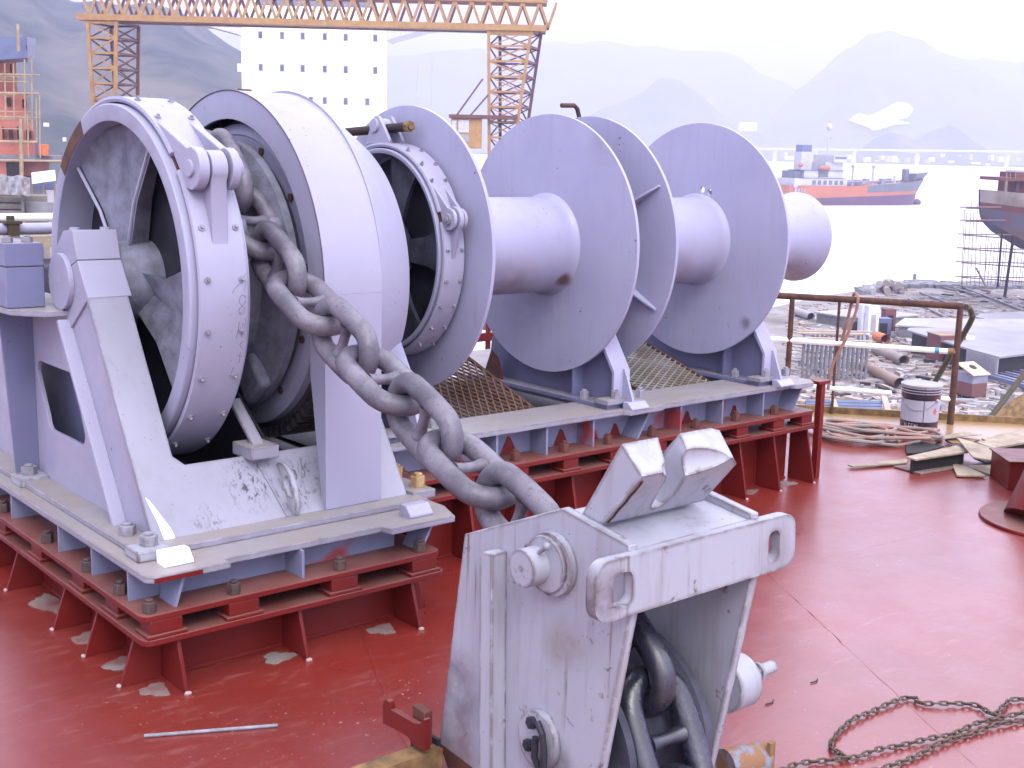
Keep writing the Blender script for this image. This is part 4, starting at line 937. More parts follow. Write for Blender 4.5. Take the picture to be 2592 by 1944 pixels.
part('angle_bar', MB().box(1.60, a.x, a.y, a.y+.012, 0, .13).box(1.60, a.x, a.y, a.y+.07, .118, .13), 'ochre steel', fb, .002)
part('side_plate', MB().box(2.05, 2.062, a.y+.02, a.y+.16, 0, .15), 'dark steel', fb)
# small rusty chains
lk = MB()
d_ = .0088
pts = [Vector((.0105 + .0115*math.cos(R(t)), .0085*math.sin(R(t)), 0)) for t in range(-90, 91, 30)] + [Vector((-.0105 + .0115*math.cos(R(t)), .0085*math.sin(R(t)), 0)) for t in range(90, 271, 30)]
lk.tube(pts, d_/2, 7, closed=True); lks = lk.mesh('small_link'); lks.materials.append(MATS['small chain'])
def small_chain(label, pts):
    o = thing('small_chain', label, 'chain', (pts[0][0], pts[0][1], 0), 'rusty small link chains on the deck')
    pth = [(x, y, .011 + .004*(i % 2)) for i, (x, y) in enumerate(pts)]
    place_links(o, pth, .0282, lks, None, .0, .8, wob=.4, sc=.80)
small_chain('rusty small link chain laid in an open loop on the red deck', [(3.192, 2.069), (3.19, 2.10), (3.215, 2.145), (3.272, 2.17), (3.335, 2.192), (3.443, 2.212), (3.562, 2.212), (3.66, 2.207), (3.741, 2.203), (3.767, 2.176), (3.745, 2.145), (3.811, 2.086), (3.891, 2.025), (3.879, 1.972), (3.87, 1.935), (3.973, 1.948), (4.04, 1.96), (4.09, 1.92), (4.2, 1.87)])
small_chain('rusty small chain running straight from the loop to the pipe', [(2.945, 2.142), (3.03, 2.13), (3.11, 2.098), (3.15, 2.074), (3.22, 2.047), (3.309, 2.032), (3.408, 2.004), (3.513, 1.972), (3.626, 1.942), (3.75, 1.934), (3.861, 1.91), (3.967, 1.875), (4.1, 1.84)])
small_chain('rusty small chain lying nearest the camera beside the straight one', [(3.02, 2.0), (3.12, 1.975), (3.185, 1.96), (3.237, 1.944), (3.369, 1.933), (3.534, 1.928), (3.674, 1.905), (3.805, 1.885), (3.931, 1.84), (4.05, 1.80)])
# pipe run at the far left behind the stand
pr_ = thing('pipe_run', 'pale blue grey pipes with a valve block behind the left bearing', 'pipes', (1.9, 6.5, 0))
y = 6.5
part('pipe', MB().cyl((.9, y, 1.478), (2.9, y, 1.478), .030, n=18), 'guard paint', pr_)
part('pipe', MB().cyl((.9, y+.12, 1.53), (2.9, y+.12, 1.53), .022, n=18), 'galvanised', pr_)
part('valve_block', MB().box(2.05, 2.105, y-.05, y+.04, 1.44, 1.505).box(2.035, 2.12, y-.055, y+.045, 1.505, 1.52).cyl((2.078, y, 1.52), (2.078, y, 1.545), .02, n=12), 'green pipe', pr_)
part('pipe_support', MB().box(2.06, 2.09, y+.04, y+.07, 0, 1.5), 'stand paint', pr_)
part('plank', MB().box(1.2, 2.9, y-.02, y+.2, 1.38, 1.432), plain('plank', (.36, .29, .21), (.28, .22, .16), rough=.8, scale=6), pr_)

# ================================================================== SURROUNDINGS (level world)
ZG, ZW = -12.0, -14.0
RT = Vector((math.cos(YAW), -math.sin(YAW), 0)); FW = Vector((math.sin(YAW), math.cos(YAW), 0)); UP = Vector((0, 0, 1))
def cz(px, py, d):             # as far(), measured along the level forward axis
    r = ray(px, py, AX_W); return EYE + r*(d/r.dot(FW))
def hmat(name, c0, c1, sc, c2=None, lo=.4, hi=.6):
    m, t, b = new_mat(name)
    o = node(t, 'ShaderNodeTexCoord').outputs['Object']
    c = mixc(t, ramp(t, noise(t, o, sc, 8, .65), lo, hi), c0, c1)
    if c2: c = mixc(t, ramp(t, noise(t, o, sc*.35, 5, .6), .56, .64, 0, .75), c, c2)
    t.links.new(c, b.inputs['Base Color']); b.inputs['Roughness'].default_value = .95; b.inputs['Specular IOR Level'].default_value = .1
    return m
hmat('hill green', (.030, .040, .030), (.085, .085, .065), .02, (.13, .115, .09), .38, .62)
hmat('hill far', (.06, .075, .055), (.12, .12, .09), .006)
hmat('quarry stone', (.62, .58, .48), (.45, .42, .35), .02)
hmat('yard ground', (.185, .165, .16), (.27, .25, .25), .25, (.125, .105, .10))
m, t, b = new_mat('water'); o = node(t, 'ShaderNodeTexCoord').outputs['Object']
b.inputs['Base Color'].default_value = (.62, .60, .56, 1); b.inputs['Roughness'].default_value = .22; b.inputs['IOR'].default_value = 1.33
bump(t, b, noise(t, scaled(t, o, (1, 1, 1)), .35, 5, .6), .25, .4)
def sheet(name, pts, mat, label, cat=None):
    mb = MB().poly(pts, (0, 0, -.5)); return single(name, mb, mat, label, cat or name, (0, 0, 0), ship=False, kind='structure')
Rr = 14000
sheet('water', [EYE*0 + RT*a*Rr + FW*b_*Rr + UP*ZW for a, b_ in ((-1, -.2), (1, -.2), (1, 1), (-1, 1))], 'water', 'pale muddy river water reaching to the far shore')
shore = [(1150, 990), (1300, 930), (1700, 830), (2000, 768), (2080, 748), (2190, 735), (2250, 724), (2330, 717), (2420, 722), (2592, 722), (2900, 722)]
yp = [gnd(*p, ZG) for p in shore] + [gnd(3300, 1150, ZG), gnd(3300, 1700, ZG), gnd(1150, 1700, ZG)]
yard = MB().poly(yp, (0, 0, -2.6)); single('yard_ground', yard, 'yard ground', 'littered grey shipyard ground beside the river', 'ground', (0, 0, 0), ship=False, kind='structure')
lp = [gnd(-500, 470, ZG), gnd(300, 465, ZG), gnd(1000, 560, ZG), gnd(900, 1500, ZG), gnd(-900, 1500, ZG)]
single('quay_ground', MB().poly(lp, (0, 0, -2.6)), 'yard ground', 'grey quay ground at the left beyond the ship', 'ground', (0, 0, 0), ship=False, kind='structure')
fs = [cz(-1500, 400, 2250), cz(900, 400, 2300), cz(2300, 400, 2200), cz(3600, 400, 2000), cz(3600, 400, 6800), cz(-1500, 400, 6800)]
single('far_shore', MB().poly([Vector((p.x, p.y, ZW+2.5)) for p in fs], (0, 0, -4)), 'hill far', 'low far shore of the river under the hills', 'shore', (0, 0, 0), ship=False, kind='structure')

def hill(name, ridge, d1, d0, mat, label, rough=.035, seed=1, back=1.5):
    rnd = random.Random(seed); N = 110; Mr = 26
    xs = np.linspace(ridge[0][0], ridge[-1][0], N); ys = np.interp(xs, [p[0] for p in ridge], [p[1] for p in ridge])
    ph = [(rnd.uniform(0, 6.28), rnd.uniform(0, 6.28), rnd.uniform(1.5, 11), rnd.uniform(1.5, 9)) for _ in range(18)]
    vs = []; mb = MB()
    for i in range(N):
        rp = cz(xs[i], ys[i], d1); H = rp.z - ZW
        for j in range(Mr):
            s = j/(Mr-4)               # 0 foot .. 1 ridge .. past it the back slope
            d = d0 + (d1-d0)*s if s <= 1 else d1 + (d1-d0)*(s-1)*back
            q = cz(xs[i], 500, d)
            prof = math.sin(min(1, s)*PI/2)**1.35 if s <= 1 else max(0, 1-(s-1)*7)
            nz = sum(math.sin(a + f*i/N*6.28*1.3)*math.sin(b_ + g*s*3.1)/(f**.8) for a, b_, f, g in ph)*rough*H*(1 if s <= 1 else .3)*min(1, s*3)*(1 - .75*max(0, 1-abs(s-1)*6))
            jag = (rnd.random()-.5)*rough*H*.22 if s > .1 else 0
            vs.append(Vector((q.x, q.y, ZW - 1 + H*prof + nz + jag)))
    fs_ = [(i*Mr+j, (i+1)*Mr+j, (i+1)*Mr+j+1, i*Mr+j+1) for i in range(N-1) for j in range(Mr-1)]
    mb.add(vs, fs_, True)
    return single(name, mb, mat, label, 'hill', (0, 0, 0), ship=False, kind='structure')
hill('hill', [(-700, -420), (-300, -260), (0, -120), (160, 0), (215, 18), (330, 26), (400, 32), (450, 45), (520, 80), (620, 140), (760, 235), (900, 330), (1000, 385)], 900, 330, 'hill green', 'wooded hill rising at the left behind the crane', .03, 3)
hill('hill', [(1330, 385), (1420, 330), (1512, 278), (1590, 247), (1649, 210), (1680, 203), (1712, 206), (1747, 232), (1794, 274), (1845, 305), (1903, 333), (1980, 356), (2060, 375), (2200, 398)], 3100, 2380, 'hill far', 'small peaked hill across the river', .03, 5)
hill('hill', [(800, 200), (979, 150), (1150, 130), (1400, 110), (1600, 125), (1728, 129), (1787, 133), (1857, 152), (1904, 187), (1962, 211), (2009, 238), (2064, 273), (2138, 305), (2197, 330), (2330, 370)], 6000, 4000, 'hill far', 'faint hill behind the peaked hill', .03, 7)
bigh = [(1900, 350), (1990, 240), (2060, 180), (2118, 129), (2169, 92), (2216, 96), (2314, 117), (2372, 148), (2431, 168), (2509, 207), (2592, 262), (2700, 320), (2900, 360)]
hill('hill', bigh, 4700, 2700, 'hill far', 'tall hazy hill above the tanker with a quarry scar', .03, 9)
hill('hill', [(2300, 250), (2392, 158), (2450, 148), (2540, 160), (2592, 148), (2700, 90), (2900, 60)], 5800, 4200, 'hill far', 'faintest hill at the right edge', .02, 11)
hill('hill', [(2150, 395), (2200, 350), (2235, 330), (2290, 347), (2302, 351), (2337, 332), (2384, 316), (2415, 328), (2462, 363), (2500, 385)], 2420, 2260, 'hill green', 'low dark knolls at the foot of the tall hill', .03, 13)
qp = [(2146, 304), (2172, 287), (2200, 292), (2240, 275), (2268, 260), (2295, 262), (2308, 276), (2296, 296), (2270, 304), (2302, 312), (2262, 316), (2214, 330), (2190, 320)]
def on_big(px, py):
    ry = np.interp(px, [p[0] for p in bigh], [p[1] for p in bigh]); H = cz(px, ry, 4700).z - ZW
    lo, hi = 2700, 4700
    for _ in range(30):
        d = (lo+hi)/2; s = (d-2700)/2000
        if cz(px, py, d).z - (ZW - 1 + H*math.sin(s*PI/2)**1.35) > 0: lo = d
        else: hi = d
    return cz(px, py, d-40)
qp = [(p.x, p.y) for p in resample([(a, b_, 0) for a, b_ in qp + qp[:1]], 140)]
qp = [(a + 1.6*math.sin(k*1.7), b_ + 1.4*math.sin(k*2.3)) for k, (a, b_) in enumerate(qp[:-1])]
single('quarry_scar', MB().poly([on_big(*p) for p in qp], -FW*8), 'quarry stone', 'bare pale quarry face cut into the tall hill', 'quarry', (0, 0, 0), ship=False, kind='structure')

# ---- helpers for upright things facing roughly this way
def face_box(mb, px0, px1, py0, py1, d, depth, yaw=0.0):
    FWs = FW + RT*((px1-CX)/F_PX)*(1 if px1 < CX else 0)     # walls left of the axis stand square to the line of sight
    """Box whose front corners project at the given pixels; real depth away from the ship."""
    a, b_ = cz(px0, py1, d), cz(px1, py1, d + yaw); top = cz((px0+px1)/2, py0, d + yaw/2).z
    back = FWs*depth; lo = min(a.z, b_.z)
    c = [Vector((a.x, a.y, lo)), Vector((b_.x, b_.y, lo))]; c += [c[1]+back, c[0]+back]
    up = UP*(top-lo)
    return mb.add(c + [p+up for p in c], [(0, 1, 2, 3), (7, 6, 5, 4), (0, 4, 5, 1), (1, 5, 6, 2), (2, 6, 7, 3), (3, 7, 4, 0)])
def gbox(mb, px, py, wx, wy, h, z=ZG, rot=0.0, dz=0.0):   # box standing on the ground at a pixel, real size
    p = gnd(px, py, z); r = RT*math.cos(rot) + FW*math.sin(rot); f = FW*math.cos(rot) - RT*math.sin(rot)
    return mb.obox(p + UP*(h/2+dz), r*(wx/2), f*(wy/2), UP*(h/2))

# ---- gantry crane
DC = 85.0
cr = thing('gantry_crane', 'yellow lattice gantry crane spanning the white ship with a driver cab on its right leg', 'crane', cz(250, 850, DC), ship=False)
def lat_leg(px_t, px_b, y0, y1, d, depth, front_mid=False):
    """Four tapering corner posts with rungs and diagonals; front face yellow, inner and rear faces browned to stand for shade."""
    fr, bk = MB(), MB(); pit_ = 38.5
    def P(side, y, back):
        t = (y-y0)/(y1-y0); x = px_t[side] + (px_b[side]-px_t[side])*t
        return cz(x, y, d) + (FW*depth + RT*depth*.28 if back else Vector())
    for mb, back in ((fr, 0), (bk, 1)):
        for s in (0, 1): mb.bar(P(s, y0, back), P(s, y1, back), .22, .22, FW)
        y = y0; k = 0
        while y < y1-5:
            y2 = min(y+pit_, y1)
            mb.bar(P(0, y, back), P(1, y, back), .13, .13, FW)
            a, b_ = (0, 1) if k % 2 == 0 else (1, 0)
            mb.bar(P(a, y, back), P(b_, y2, back), .10, .10, FW)
            if front_mid or back: mb.bar(P(b_, y, back), P(a, y2, back), .08, .08, FW)
            y = y2; k += 1
    for s in (0, 1):
        y = y0; k = 0
        while y < y1-5:
            y2 = min(y+pit_, y1)
            bk.bar(P(s, y, 0), P(s, y, 1), .12, .12); bk.bar(P(s, y if k % 2 else y2, 0), P(s, y2 if k % 2 else y, 1), .09, .09)
            y = y2; k += 1
    lg = part('leg', fr, 'crane yellow', cr); part('leg_lattice', bk, 'crane brown and shade', lg)
lat_leg((222, 294), (262, 288), 57, 640, DC, 2.6)
lat_leg((1237, 1344), (1239, 1262), 78, 640, DC, 2.6, True)
for x0, x1 in ((246, 306), (1222, 1282)): part('leg_base', face_box(MB(), x0, x1, 632, 836, DC, 3.0), 'crane brown and shade', cr)
def gx(px): return 46 + (px-195)*(76-46)/(1383-195)          # bottom chord line
ch_f, ch_b, tp, wf, wb = MB(), MB(), MB(), MB(), MB()
for back, mb, tw in ((0, ch_f, wf), (2.3, ch_b, wb)):
    o_ = FW*back + UP*.1
    mb.bar(cz(195, gx(195), DC)+o_, cz(1383, gx(1383), DC)+o_, .38, .40)
    a, b_ = cz(190, gx(190)-70, DC)+o_, cz(1386, gx(1386)-70, DC)+o_
    mb.bar(a, b_, .26, .28)
    px = 205; k = 0
    while px < 1370:
        p0, p1, p2 = cz(px, gx(px)-66, DC)+o_, cz(px+21.5, gx(px+21)-4, DC)+o_, cz(px+43, gx(px+43)-66, DC)+o_
        tw.bar(p0, p1, .17, .15, FW); tw.bar(p1, p2, .17, .15, FW); px += 43; k += 1
part('lower_chord', ch_f, 'crane yellow', cr); part('rear_chord', ch_b, 'crane brown and shade', cr)
part('truss_web', wf, 'crane yellow', cr); part('rear_truss_web', wb, 'crane brown and shade', cr)
mb = MB()
for px in range(215, 1380, 86): mb.bar(cz(px, gx(px), DC)+UP*.1, cz(px, gx(px), DC)+FW*2.3+UP*.1, .14, .14)
mb.bar(cz(197, gx(197)+3, DC)+FW*.3, cz(1381, gx(1381)+3, DC)+FW*.3, .9, .05)
part('girder_floor', mb, 'crane brown and shade', cr)
for x0, x1, y0 in ((215, 300, 48), (1232, 1352, 76)): part('leg_head', face_box(MB(), x0, x1, y0, y0+11, DC-.05, .4), 'crane yellow', cr)
cab = part('cab', face_box(MB(), 1141, 1219, 300, 375, DC-.6, 2.2), 'crane yellow', cr)
part('cab_roof', face_box(MB(), 1136, 1310, 291, 298, DC-.8, 2.6), 'crane brown and shade', cab)
part('window', face_box(MB(), 1160, 1187, 304, 335, DC-.64, .05), plain('pane', (.45, .46, .55), rough=.2), cab)
part('window', face_box(MB(), 1143, 1155, 304, 335, DC-.64, .05), MATS['pane'], cab)
part('lower_panel', face_box(MB(), 1160, 1187, 340, 358, DC-.64, .05), plain('cab grey', (.30, .28, .30)), cab)
mb = MB()
for p, q in (((1222, 200), (1155, 293)), ((1236, 240), (1190, 293))): mb.bar(cz(*p, DC-.1), cz(*q, DC-.3), .12, .12, FW)
part('cab_stay', mb, 'crane brown and shade', cr)

# ---- white ship behind the crane
DS = 106.0
shp = thing('cargo_ship', 'white ship deckhouse with three rows of small square windows and bridge wings', 'ship', cz(795, 800, DS), ship=False)
wall_top = cz(795, -40, DS).z
def pxbox(px0, px1, z0, z1, d, depth):
    a, b_ = cz(px0, 150, d), cz(px1, 150, d); c = [Vector((a.x, a.y, z0)), Vector((b_.x, b_.y, z0))]; b2_ = (FW + RT*((px1-CX)/F_PX))*depth; c += [c[1]+b2_, c[0]+b2_]
    return MB().add(c + [Vector((p.x, p.y, z1)) for p in c], [(0, 1, 2, 3), (7, 6, 5, 4), (0, 4, 5, 1), (1, 5, 6, 2), (2, 6, 7, 3), (3, 7, 4, 0)])
wz = cz(795, 18, DS).z
part('deckhouse', pxbox(611, 978, ZG-2, wz, DS, 11), 'white paint', shp)
part('wheelhouse', pxbox(640, 950, wz, wall_top, DS+.8, 9), 'white paint', shp)
part('wheelhouse_windows', pxbox(652, 938, cz(795, 14, DS).z, cz(795, -2, DS).z, DS+.76, .06), plain('blue glass', (.17, .19, .28), rough=.2), shp)
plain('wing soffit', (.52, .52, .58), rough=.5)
def wing(pxs, pys):
    pts = [cz(x, y, DS-.4) for x, y in zip(pxs, pys)]
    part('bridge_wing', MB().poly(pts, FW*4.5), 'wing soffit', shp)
wing((611, 611, 600, 512, 440, 440), (45, 92, 86, 62, 52, 40)); wing((978, 978, 992, 1070, 1130, 1130), (50, 102, 97, 75, 66, 55))
part('fender_box', face_box(MB(), 601, 612, 161, 181, DS+1, .5), 'white paint', shp)
plain('ship pane', (.10, .10, .15), (.16, .16, .22), rough=.25, scale=1)
plain('pane rim', (.33, .32, .40), rough=.5)
for py, xs in ((88, (659, 714, 766, 822, 875, 950)), (170, (660, 714, 766, 822, 875, 950)), (250, (643, 715, 787, 822, 875, 930))):
    for i, x in enumerate(xs):
        yy = py + (x-659)*.028
        w_ = part('window', face_box(MB(), x-5.8, x+5.8, yy-9.5, yy+9.5, DS-.03, .06), 'pane rim', shp)
        part('pane', face_box(MB(), x-3.9, x+3.9, yy-7.3, yy+7.3, DS-.05, .05), 'ship pane', w_)
part('mast_stay', MB().cyl(cz(1060, 150, DS+6), cz(1048, 330, DS+6), .03, n=6).cyl(cz(1094, 150, DS+6), cz(1092, 330, DS+6), .03, n=6), 'wing soffit', shp)

# ---- orange superstructure under bamboo scaffold at the left
DO = 75.0
plain('orange primer', (.44, .155, .115), (.38, .13, .095), rough=.7, scale=1.2)
plain('slate blue', (.11, .13, .225), (.085, .10, .175), rough=.5, scale=1)
ob = thing('ship_block', 'orange primed ship superstructure with slate blue bridge wing at the left edge', 'ship', cz(30, 560, DO), ship=False)
for x1, y0, y1, dp in ((44, 150, 234, 0), (72, 230, 318, -.8), (90, 308, 398, -1.4), (52, 386, 470, -1.8)):
    part('tier', face_box(MB(), -90, x1, y0, y1, DO+dp, 9), 'orange primer', ob)
part('tier', face_box(MB(), -90, 126, 404, 440, DO-1.0, 8), plain('orange shade', (.42, .17, .13), (.30, .14, .14), scale=2), ob)
bwg = MB().poly([cz(-90, 92, DO-3), cz(68, 94, DO-3), cz(70, 146, DO-3), cz(-90, 158, DO-3)], (FW + RT*((60-CX)/F_PX))*4)
wg = part('bridge_wing', bwg, 'slate blue', ob)
part('wing_end', MB().poly([cz(68.5, 94, DO-3.01), cz(90, 98, DO-1), cz(90, 148, DO-1), cz(70.5, 146, DO-3.01)], FW*.05), plain('wing grey', (.22, .22, .29), scale=2), wg)
part('wing_hole', MB().poly([cz(67, 114, DO-3.05), cz(77, 115, DO-2.3), cz(77, 128, DO-2.3), cz(67, 126, DO-3.05)], -FW*.04), 'plate edge', wg)
plain('deck grey', (.18, .18, .21), (.13, .12, .12), scale=2)
part('deck_edge', face_box(MB(), -90, 156, 392, 404, DO-2.2, 3), 'deck grey', ob)
for x, y, h in ((28, 174, 12), (20, 258, 12), (26, 258, 12), (59, 262, 11), (62, 262, 11), (25, 340, 12), (31, 340, 12), (69, 342, 13), (78, 341, 10), (9, 338, 17), (46, 338, 17)):
    part('window', face_box(MB(), x-2.2, x+2.2, y-h, y+h*.9, DO-(1.9 if y > 300 else 1.3), .5), 'plate edge', ob)
part('doorway', face_box(MB(), 17, 48, 412, 446, DO-2.0, .3), 'plate edge', ob)
part('hull_side', face_box(MB(), -90, 132, 441, 800, DO-.5, 8), 'deck grey', ob)
plain('bamboo', (.33, .25, .16), (.22, .165, .11), rough=.7, scale=2)
sc = thing('bamboo_scaffold', 'thin bamboo scaffold poles lashed round the orange superstructure', 'scaffold', cz(60, 560, DO-4), ship=False)
for x, y0, y1, r in ((45, 60, 130, .09), (53, 300, 455, .11), (12, 160, 300, .04), (34, 160, 310, .04), (62, 150, 330, .04), (80, 140, 330, .04), (92, 250, 360, .04), (100, 240, 400, .035), (70, 290, 400, .04)):
    part('pole', MB().cyl(cz(x, y0, DO-3.6), cz(x+2, y1, DO-3.6), r, n=6), 'bamboo', sc)
for y, x1, r in ((190, 100, .05), (195, 60, .04), (201, 40, .03), (208, 78, .04), (237, 98, .06), (240, 70, .04), (298, 100, .05), (303, 90, .04), (360, 95, .08), (408, 155, .07), (284, 95, .03), (327, 70, .03)):
    part('pole', MB().cyl(cz(-60, y-3, DO-3.7), cz(x1, y, DO-3.5), r, n=6), 'bamboo', sc)
tk = thing('storage_tank', 'small orange and blue tank standing on the deck left of the brake wheel', 'tank', cz(110, 392, DO-2.5), ship=False)
part('tank_shell', MB().cyl(cz(110, 393, DO-2.5), cz(110, 365, DO-2.5), .30, n=20), plain('tank orange', (.58, .16, .06)), tk)
part('tank_side', face_box(MB(), 90, 102, 364, 393, DO-2.6, .5), 'slate blue', tk)
aw = thing('awning', 'white corrugated awning on posts below the orange superstructure', 'awning', cz(110, 500, 62), ship=False)
part('awning_roof', MB().poly([cz(80, 440, 62), cz(139, 433, 62), cz(141, 457, 60.5), cz(81, 466, 60.5)], UP*.06), plain('awning white', (.66, .66, .72), (.58, .58, .64), scale=2), aw)
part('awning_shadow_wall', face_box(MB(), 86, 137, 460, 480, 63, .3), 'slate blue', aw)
for x in (82, 110, 139): part('awning_post', MB().cyl(cz(x, 460, 61), cz(x, 520, 61), .05, n=6), 'bamboo', aw)
cw = thing('concrete_wall', 'grey stained concrete quay wall with stacked slabs at the left', 'wall', cz(60, 570, 58), ship=False)
hmat('concrete', (.22, .195, .175), (.15, .13, .12), .9, (.11, .08, .065))
part('wall_base', face_box(MB(), -80, 145, 494, 1010, 59, 2), 'concrete', cw)
for k in range(4): part('slab', face_box(MB(), -80+k*2, 58-k*2, 498+k*17, 510+k*17, 58.5-k*.25, 1.2), 'concrete', cw)
part('pillar', face_box(MB(), 58, 66, 488, 600, 58, .5), 'concrete', cw)
part('wall_panel', face_box(MB(), 67, 140, 512, 560, 58.4, .3), plain('panel grey', (.20, .195, .225), (.155, .145, .16), scale=1.5), cw)
tpn = thing('tarpaulin', 'crumpled grey tarpaulin over a stack on the concrete wall', 'tarpaulin', cz(35, 495, 58.5), ship=False)
mb = MB(); nx = 14
for i in range(nx):
    for j in range(6):
        p = cz(-30 + 8.2*i, 444 + 3*math.sin(i*1.1) + j*9.5 + (3 if i > 9 else 0), 58.2 + .25*math.sin(i*2.2 + j) - .2*j); mb.v.append(p)
mb.f = [(i*6+j, (i+1)*6+j, (i+1)*6+j+1, i*6+j+1) for i in range(nx-1) for j in range(5)]; mb.sm = [True]*len(mb.f)
part('tarpaulin_sheet', mb, plain('tarp', (.25, .25, .29), (.18, .15, .145), scale=1.3), tpn)
rnd = random.Random(5)
for k in range(9):
    x = rnd.uniform(96, 205); y = 300 + (x-96)*.75 + rnd.uniform(0, 60)
    single('house', face_box(MB(), x, x+rnd.uniform(8, 16), y, y+rnd.uniform(8, 16), 320+rnd.uniform(-20, 40), 8), plain('house white', (.6, .58, .6)) if k == 0 else 'house white',
           'small white house at the foot of the left hill', 'house', cz(x, y, 320), 'white houses under the left hill', ship=False)

# ---- tanker on the river
DT = 352.0
tc_ = gnd(2165, 517.5, ZW); yawt = R(27)
tx = (RT*math.cos(yawt) + FW*math.sin(yawt)); ty = (FW*math.cos(yawt) - RT*math.sin(yawt))
tko = thing('tanker', 'orange and grey coastal tanker with white aft superstructure lying on the river', 'ship', tc_, ship=False)
def tp_(x, y, z): return tc_ + tx*x + ty*y + UP*z
plain('tanker white', (.40, .395, .42), (.34, .335, .37), rough=.6, scale=.4)
plain('tanker orange', (.37, .125, .048), (.32, .105, .045), rough=.5, scale=.2)
plain('tanker boot', (.095, .040, .065), (.075, .035, .065), rough=.5, scale=.2)
plain('tanker grey', (.115, .13, .135), (.09, .10, .11), rough=.5, scale=.2)
plain('tanker deck', (.25, .12, .10), rough=.6)
SX = [-30, -27, -20, -10, 0, 8, 14, 18, 21, 23, 24.5]
BM = [3.6, 4.6, 5.0, 5.0, 5.0, 5.0, 4.7, 3.9, 2.7, 1.5, .25]
def sheer(x): return 6.0 + max(0, (x+5)/30)**1.6*2.3
def boot(x): return 1.9 + (x+30)/55*1.7
def hull(z0f, z1f, mat, nm, flare=0.0, sides=(-1, 1), proud=0.0, x0=-99, x1=99):
    mb = MB()
    idx = [i for i, x in enumerate(SX) if x0 <= x <= x1]
    for s in sides:
        vs = []
        for i in idx:
            x, b_ = SX[i], BM[i] + proud
            for z in (z0f(x), z1f(x)):
                rk = .40*max(0, z-2)*max(0, (x-8)/16)           # raked stem
                fl = flare*max(0, (z-2)/6)*max(0, (x-8)/16)
                vs.append(tp_(x + rk, s*(b_+fl), z))
        mb.add(vs, [(2*k, 2*k+2, 2*k+3, 2*k+1) for k in range(len(idx)-1)], True)
        if s == sides[0] and len(sides) == 2: first = vs
    if len(sides) == 2:
        for k in (0, len(idx)-1): mb.add([first[2*k], first[2*k+1], vs[2*k+1], vs[2*k]], [(0, 1, 2, 3)])
    return part(nm, mb, mat, tko)
hull(lambda x: -1.5, boot, 'tanker boot', 'boot_topping', 1.2); hull(boot, sheer, 'tanker orange', 'hull_side', 1.2)
hull(lambda x: boot(x)+1.1+max(0, (2-x)*.03), lambda x: sheer(x)+.02, 'tanker grey', 'grey_bulwark', 1.2, (-1, 1), .06, -7)
part('bulb', MB().blob(tp_(26.2, 0, .6), 1.3, 1.6, 1.0, 1.0), 'tanker boot', tko)
dkm = MB(); vs = []
for x, b_ in zip(SX, BM): vs += [tp_(x + .40*(sheer(x)-2)*max(0, (x-8)/16), -b_+.05, sheer(x)-.5), tp_(x + .40*(sheer(x)-2)*max(0, (x-8)/16), b_-.05, sheer(x)-.5)]
dkm.add(vs, [(2*i, 2*i+2, 2*i+3, 2*i+1) for i in range(len(SX)-1)]); part('main_deck', dkm, 'tanker deck', tko)
def tb(x0, x1, y0, y1, z0, z1): return MB().obox(tp_((x0+x1)/2, (y0+y1)/2, (z0+z1)/2), tx*((x1-x0)/2), ty*((y1-y0)/2), UP*((z1-z0)/2))
part('accommodation', tb(-29, -8, -4.4, 4.4, 5.4, 8.2), 'tanker white', tko)
for k in range(6): part('side_opening', tb(-22+k*2.2, -20.7+k*2.2, -4.46, -4.38, 6.3, 7.6), 'tanker grey', tko)
part('accommodation', tb(-25, -9.5, -3.9, 3.9, 8.2, 10.6), 'tanker white', tko)
part('boat_deck', tb(-27, -9, -4.6, 4.6, 8.2, 8.35), 'tanker grey', tko)
part('boat_deck', tb(-26, -9, -4.3, 4.3, 10.6, 10.72), 'tanker grey', tko)
part('davit', tb(-28, -25.5, -3, 3, 8.3, 10.4), 'tanker grey', tko)
part('accommodation', tb(-16.5, -9.5, -3.6, 3.6, 10.6, 13.2), 'tanker white', tko)
part('bridge', tb(-14.5, -9, -4.8, 4.8, 13.2, 15.4), 'tanker white', tko)
part('bridge_windows', tb(-14.0, -9.4, -4.85, 4.85, 14.2, 14.9), 'slate blue', tko)
part('dark_recess', tb(-19.5, -15.5, -3.95, -3.6, 8.6, 11.0), 'tanker grey', tko)
part('lifeboat', MB().blob(tp_(-17.5, -4.6, 11.4), 1.0, 2.8, .9, .8), 'tanker orange', tko)
part('lifeboat', MB().blob(tp_(-26, -3.2, 12.2), .9, 1.3, .8, .8), 'tanker orange', tko)
fn = part('funnel', MB().obox(tp_(-22.5, 0, 12.6), tx*2.1, ty*1.7, UP*3.6), 'tanker white', tko)
part('funnel_top', MB().obox(tp_(-22.5, 0, 17.2), tx*1.9, ty*1.5, UP*1.1), 'slate blue', fn)
part('mast', MB().cyl(tp_(-13, 0, 15.4), tp_(-13, 0, 26), .35, .2, 8).bar(tp_(-13, -2, 20.5), tp_(-13, 2, 20.5), .25, .25).blob(tp_(-13, 0, 24), 1.0, 1, 1, 1.2), 'tanker white', tko)
for x in (-2, 6.5): part('deck_post', MB().cyl(tp_(x, 0, 6), tp_(x, 0, 12), .35, n=8).blob(tp_(x, 0, 12.2), .7), 'tanker white', tko)
part('mast', MB().cyl(tp_(12, -4, 5.0), tp_(12, -4, 9.3), .45, n=8), 'tanker white', tko)
for x, z, r in ((-4, 7, .9), (1, 6.9, 1.1), (2.5, 7.6, .8), (8.5, 7.2, .9), (10, 7.6, .9), (13, 7.9, .6)): part('deck_gear', MB().obox(tp_(x, random.uniform(-2, 1), z), tx*r, ty*r, UP*r*.8), 'wing grey', tko)
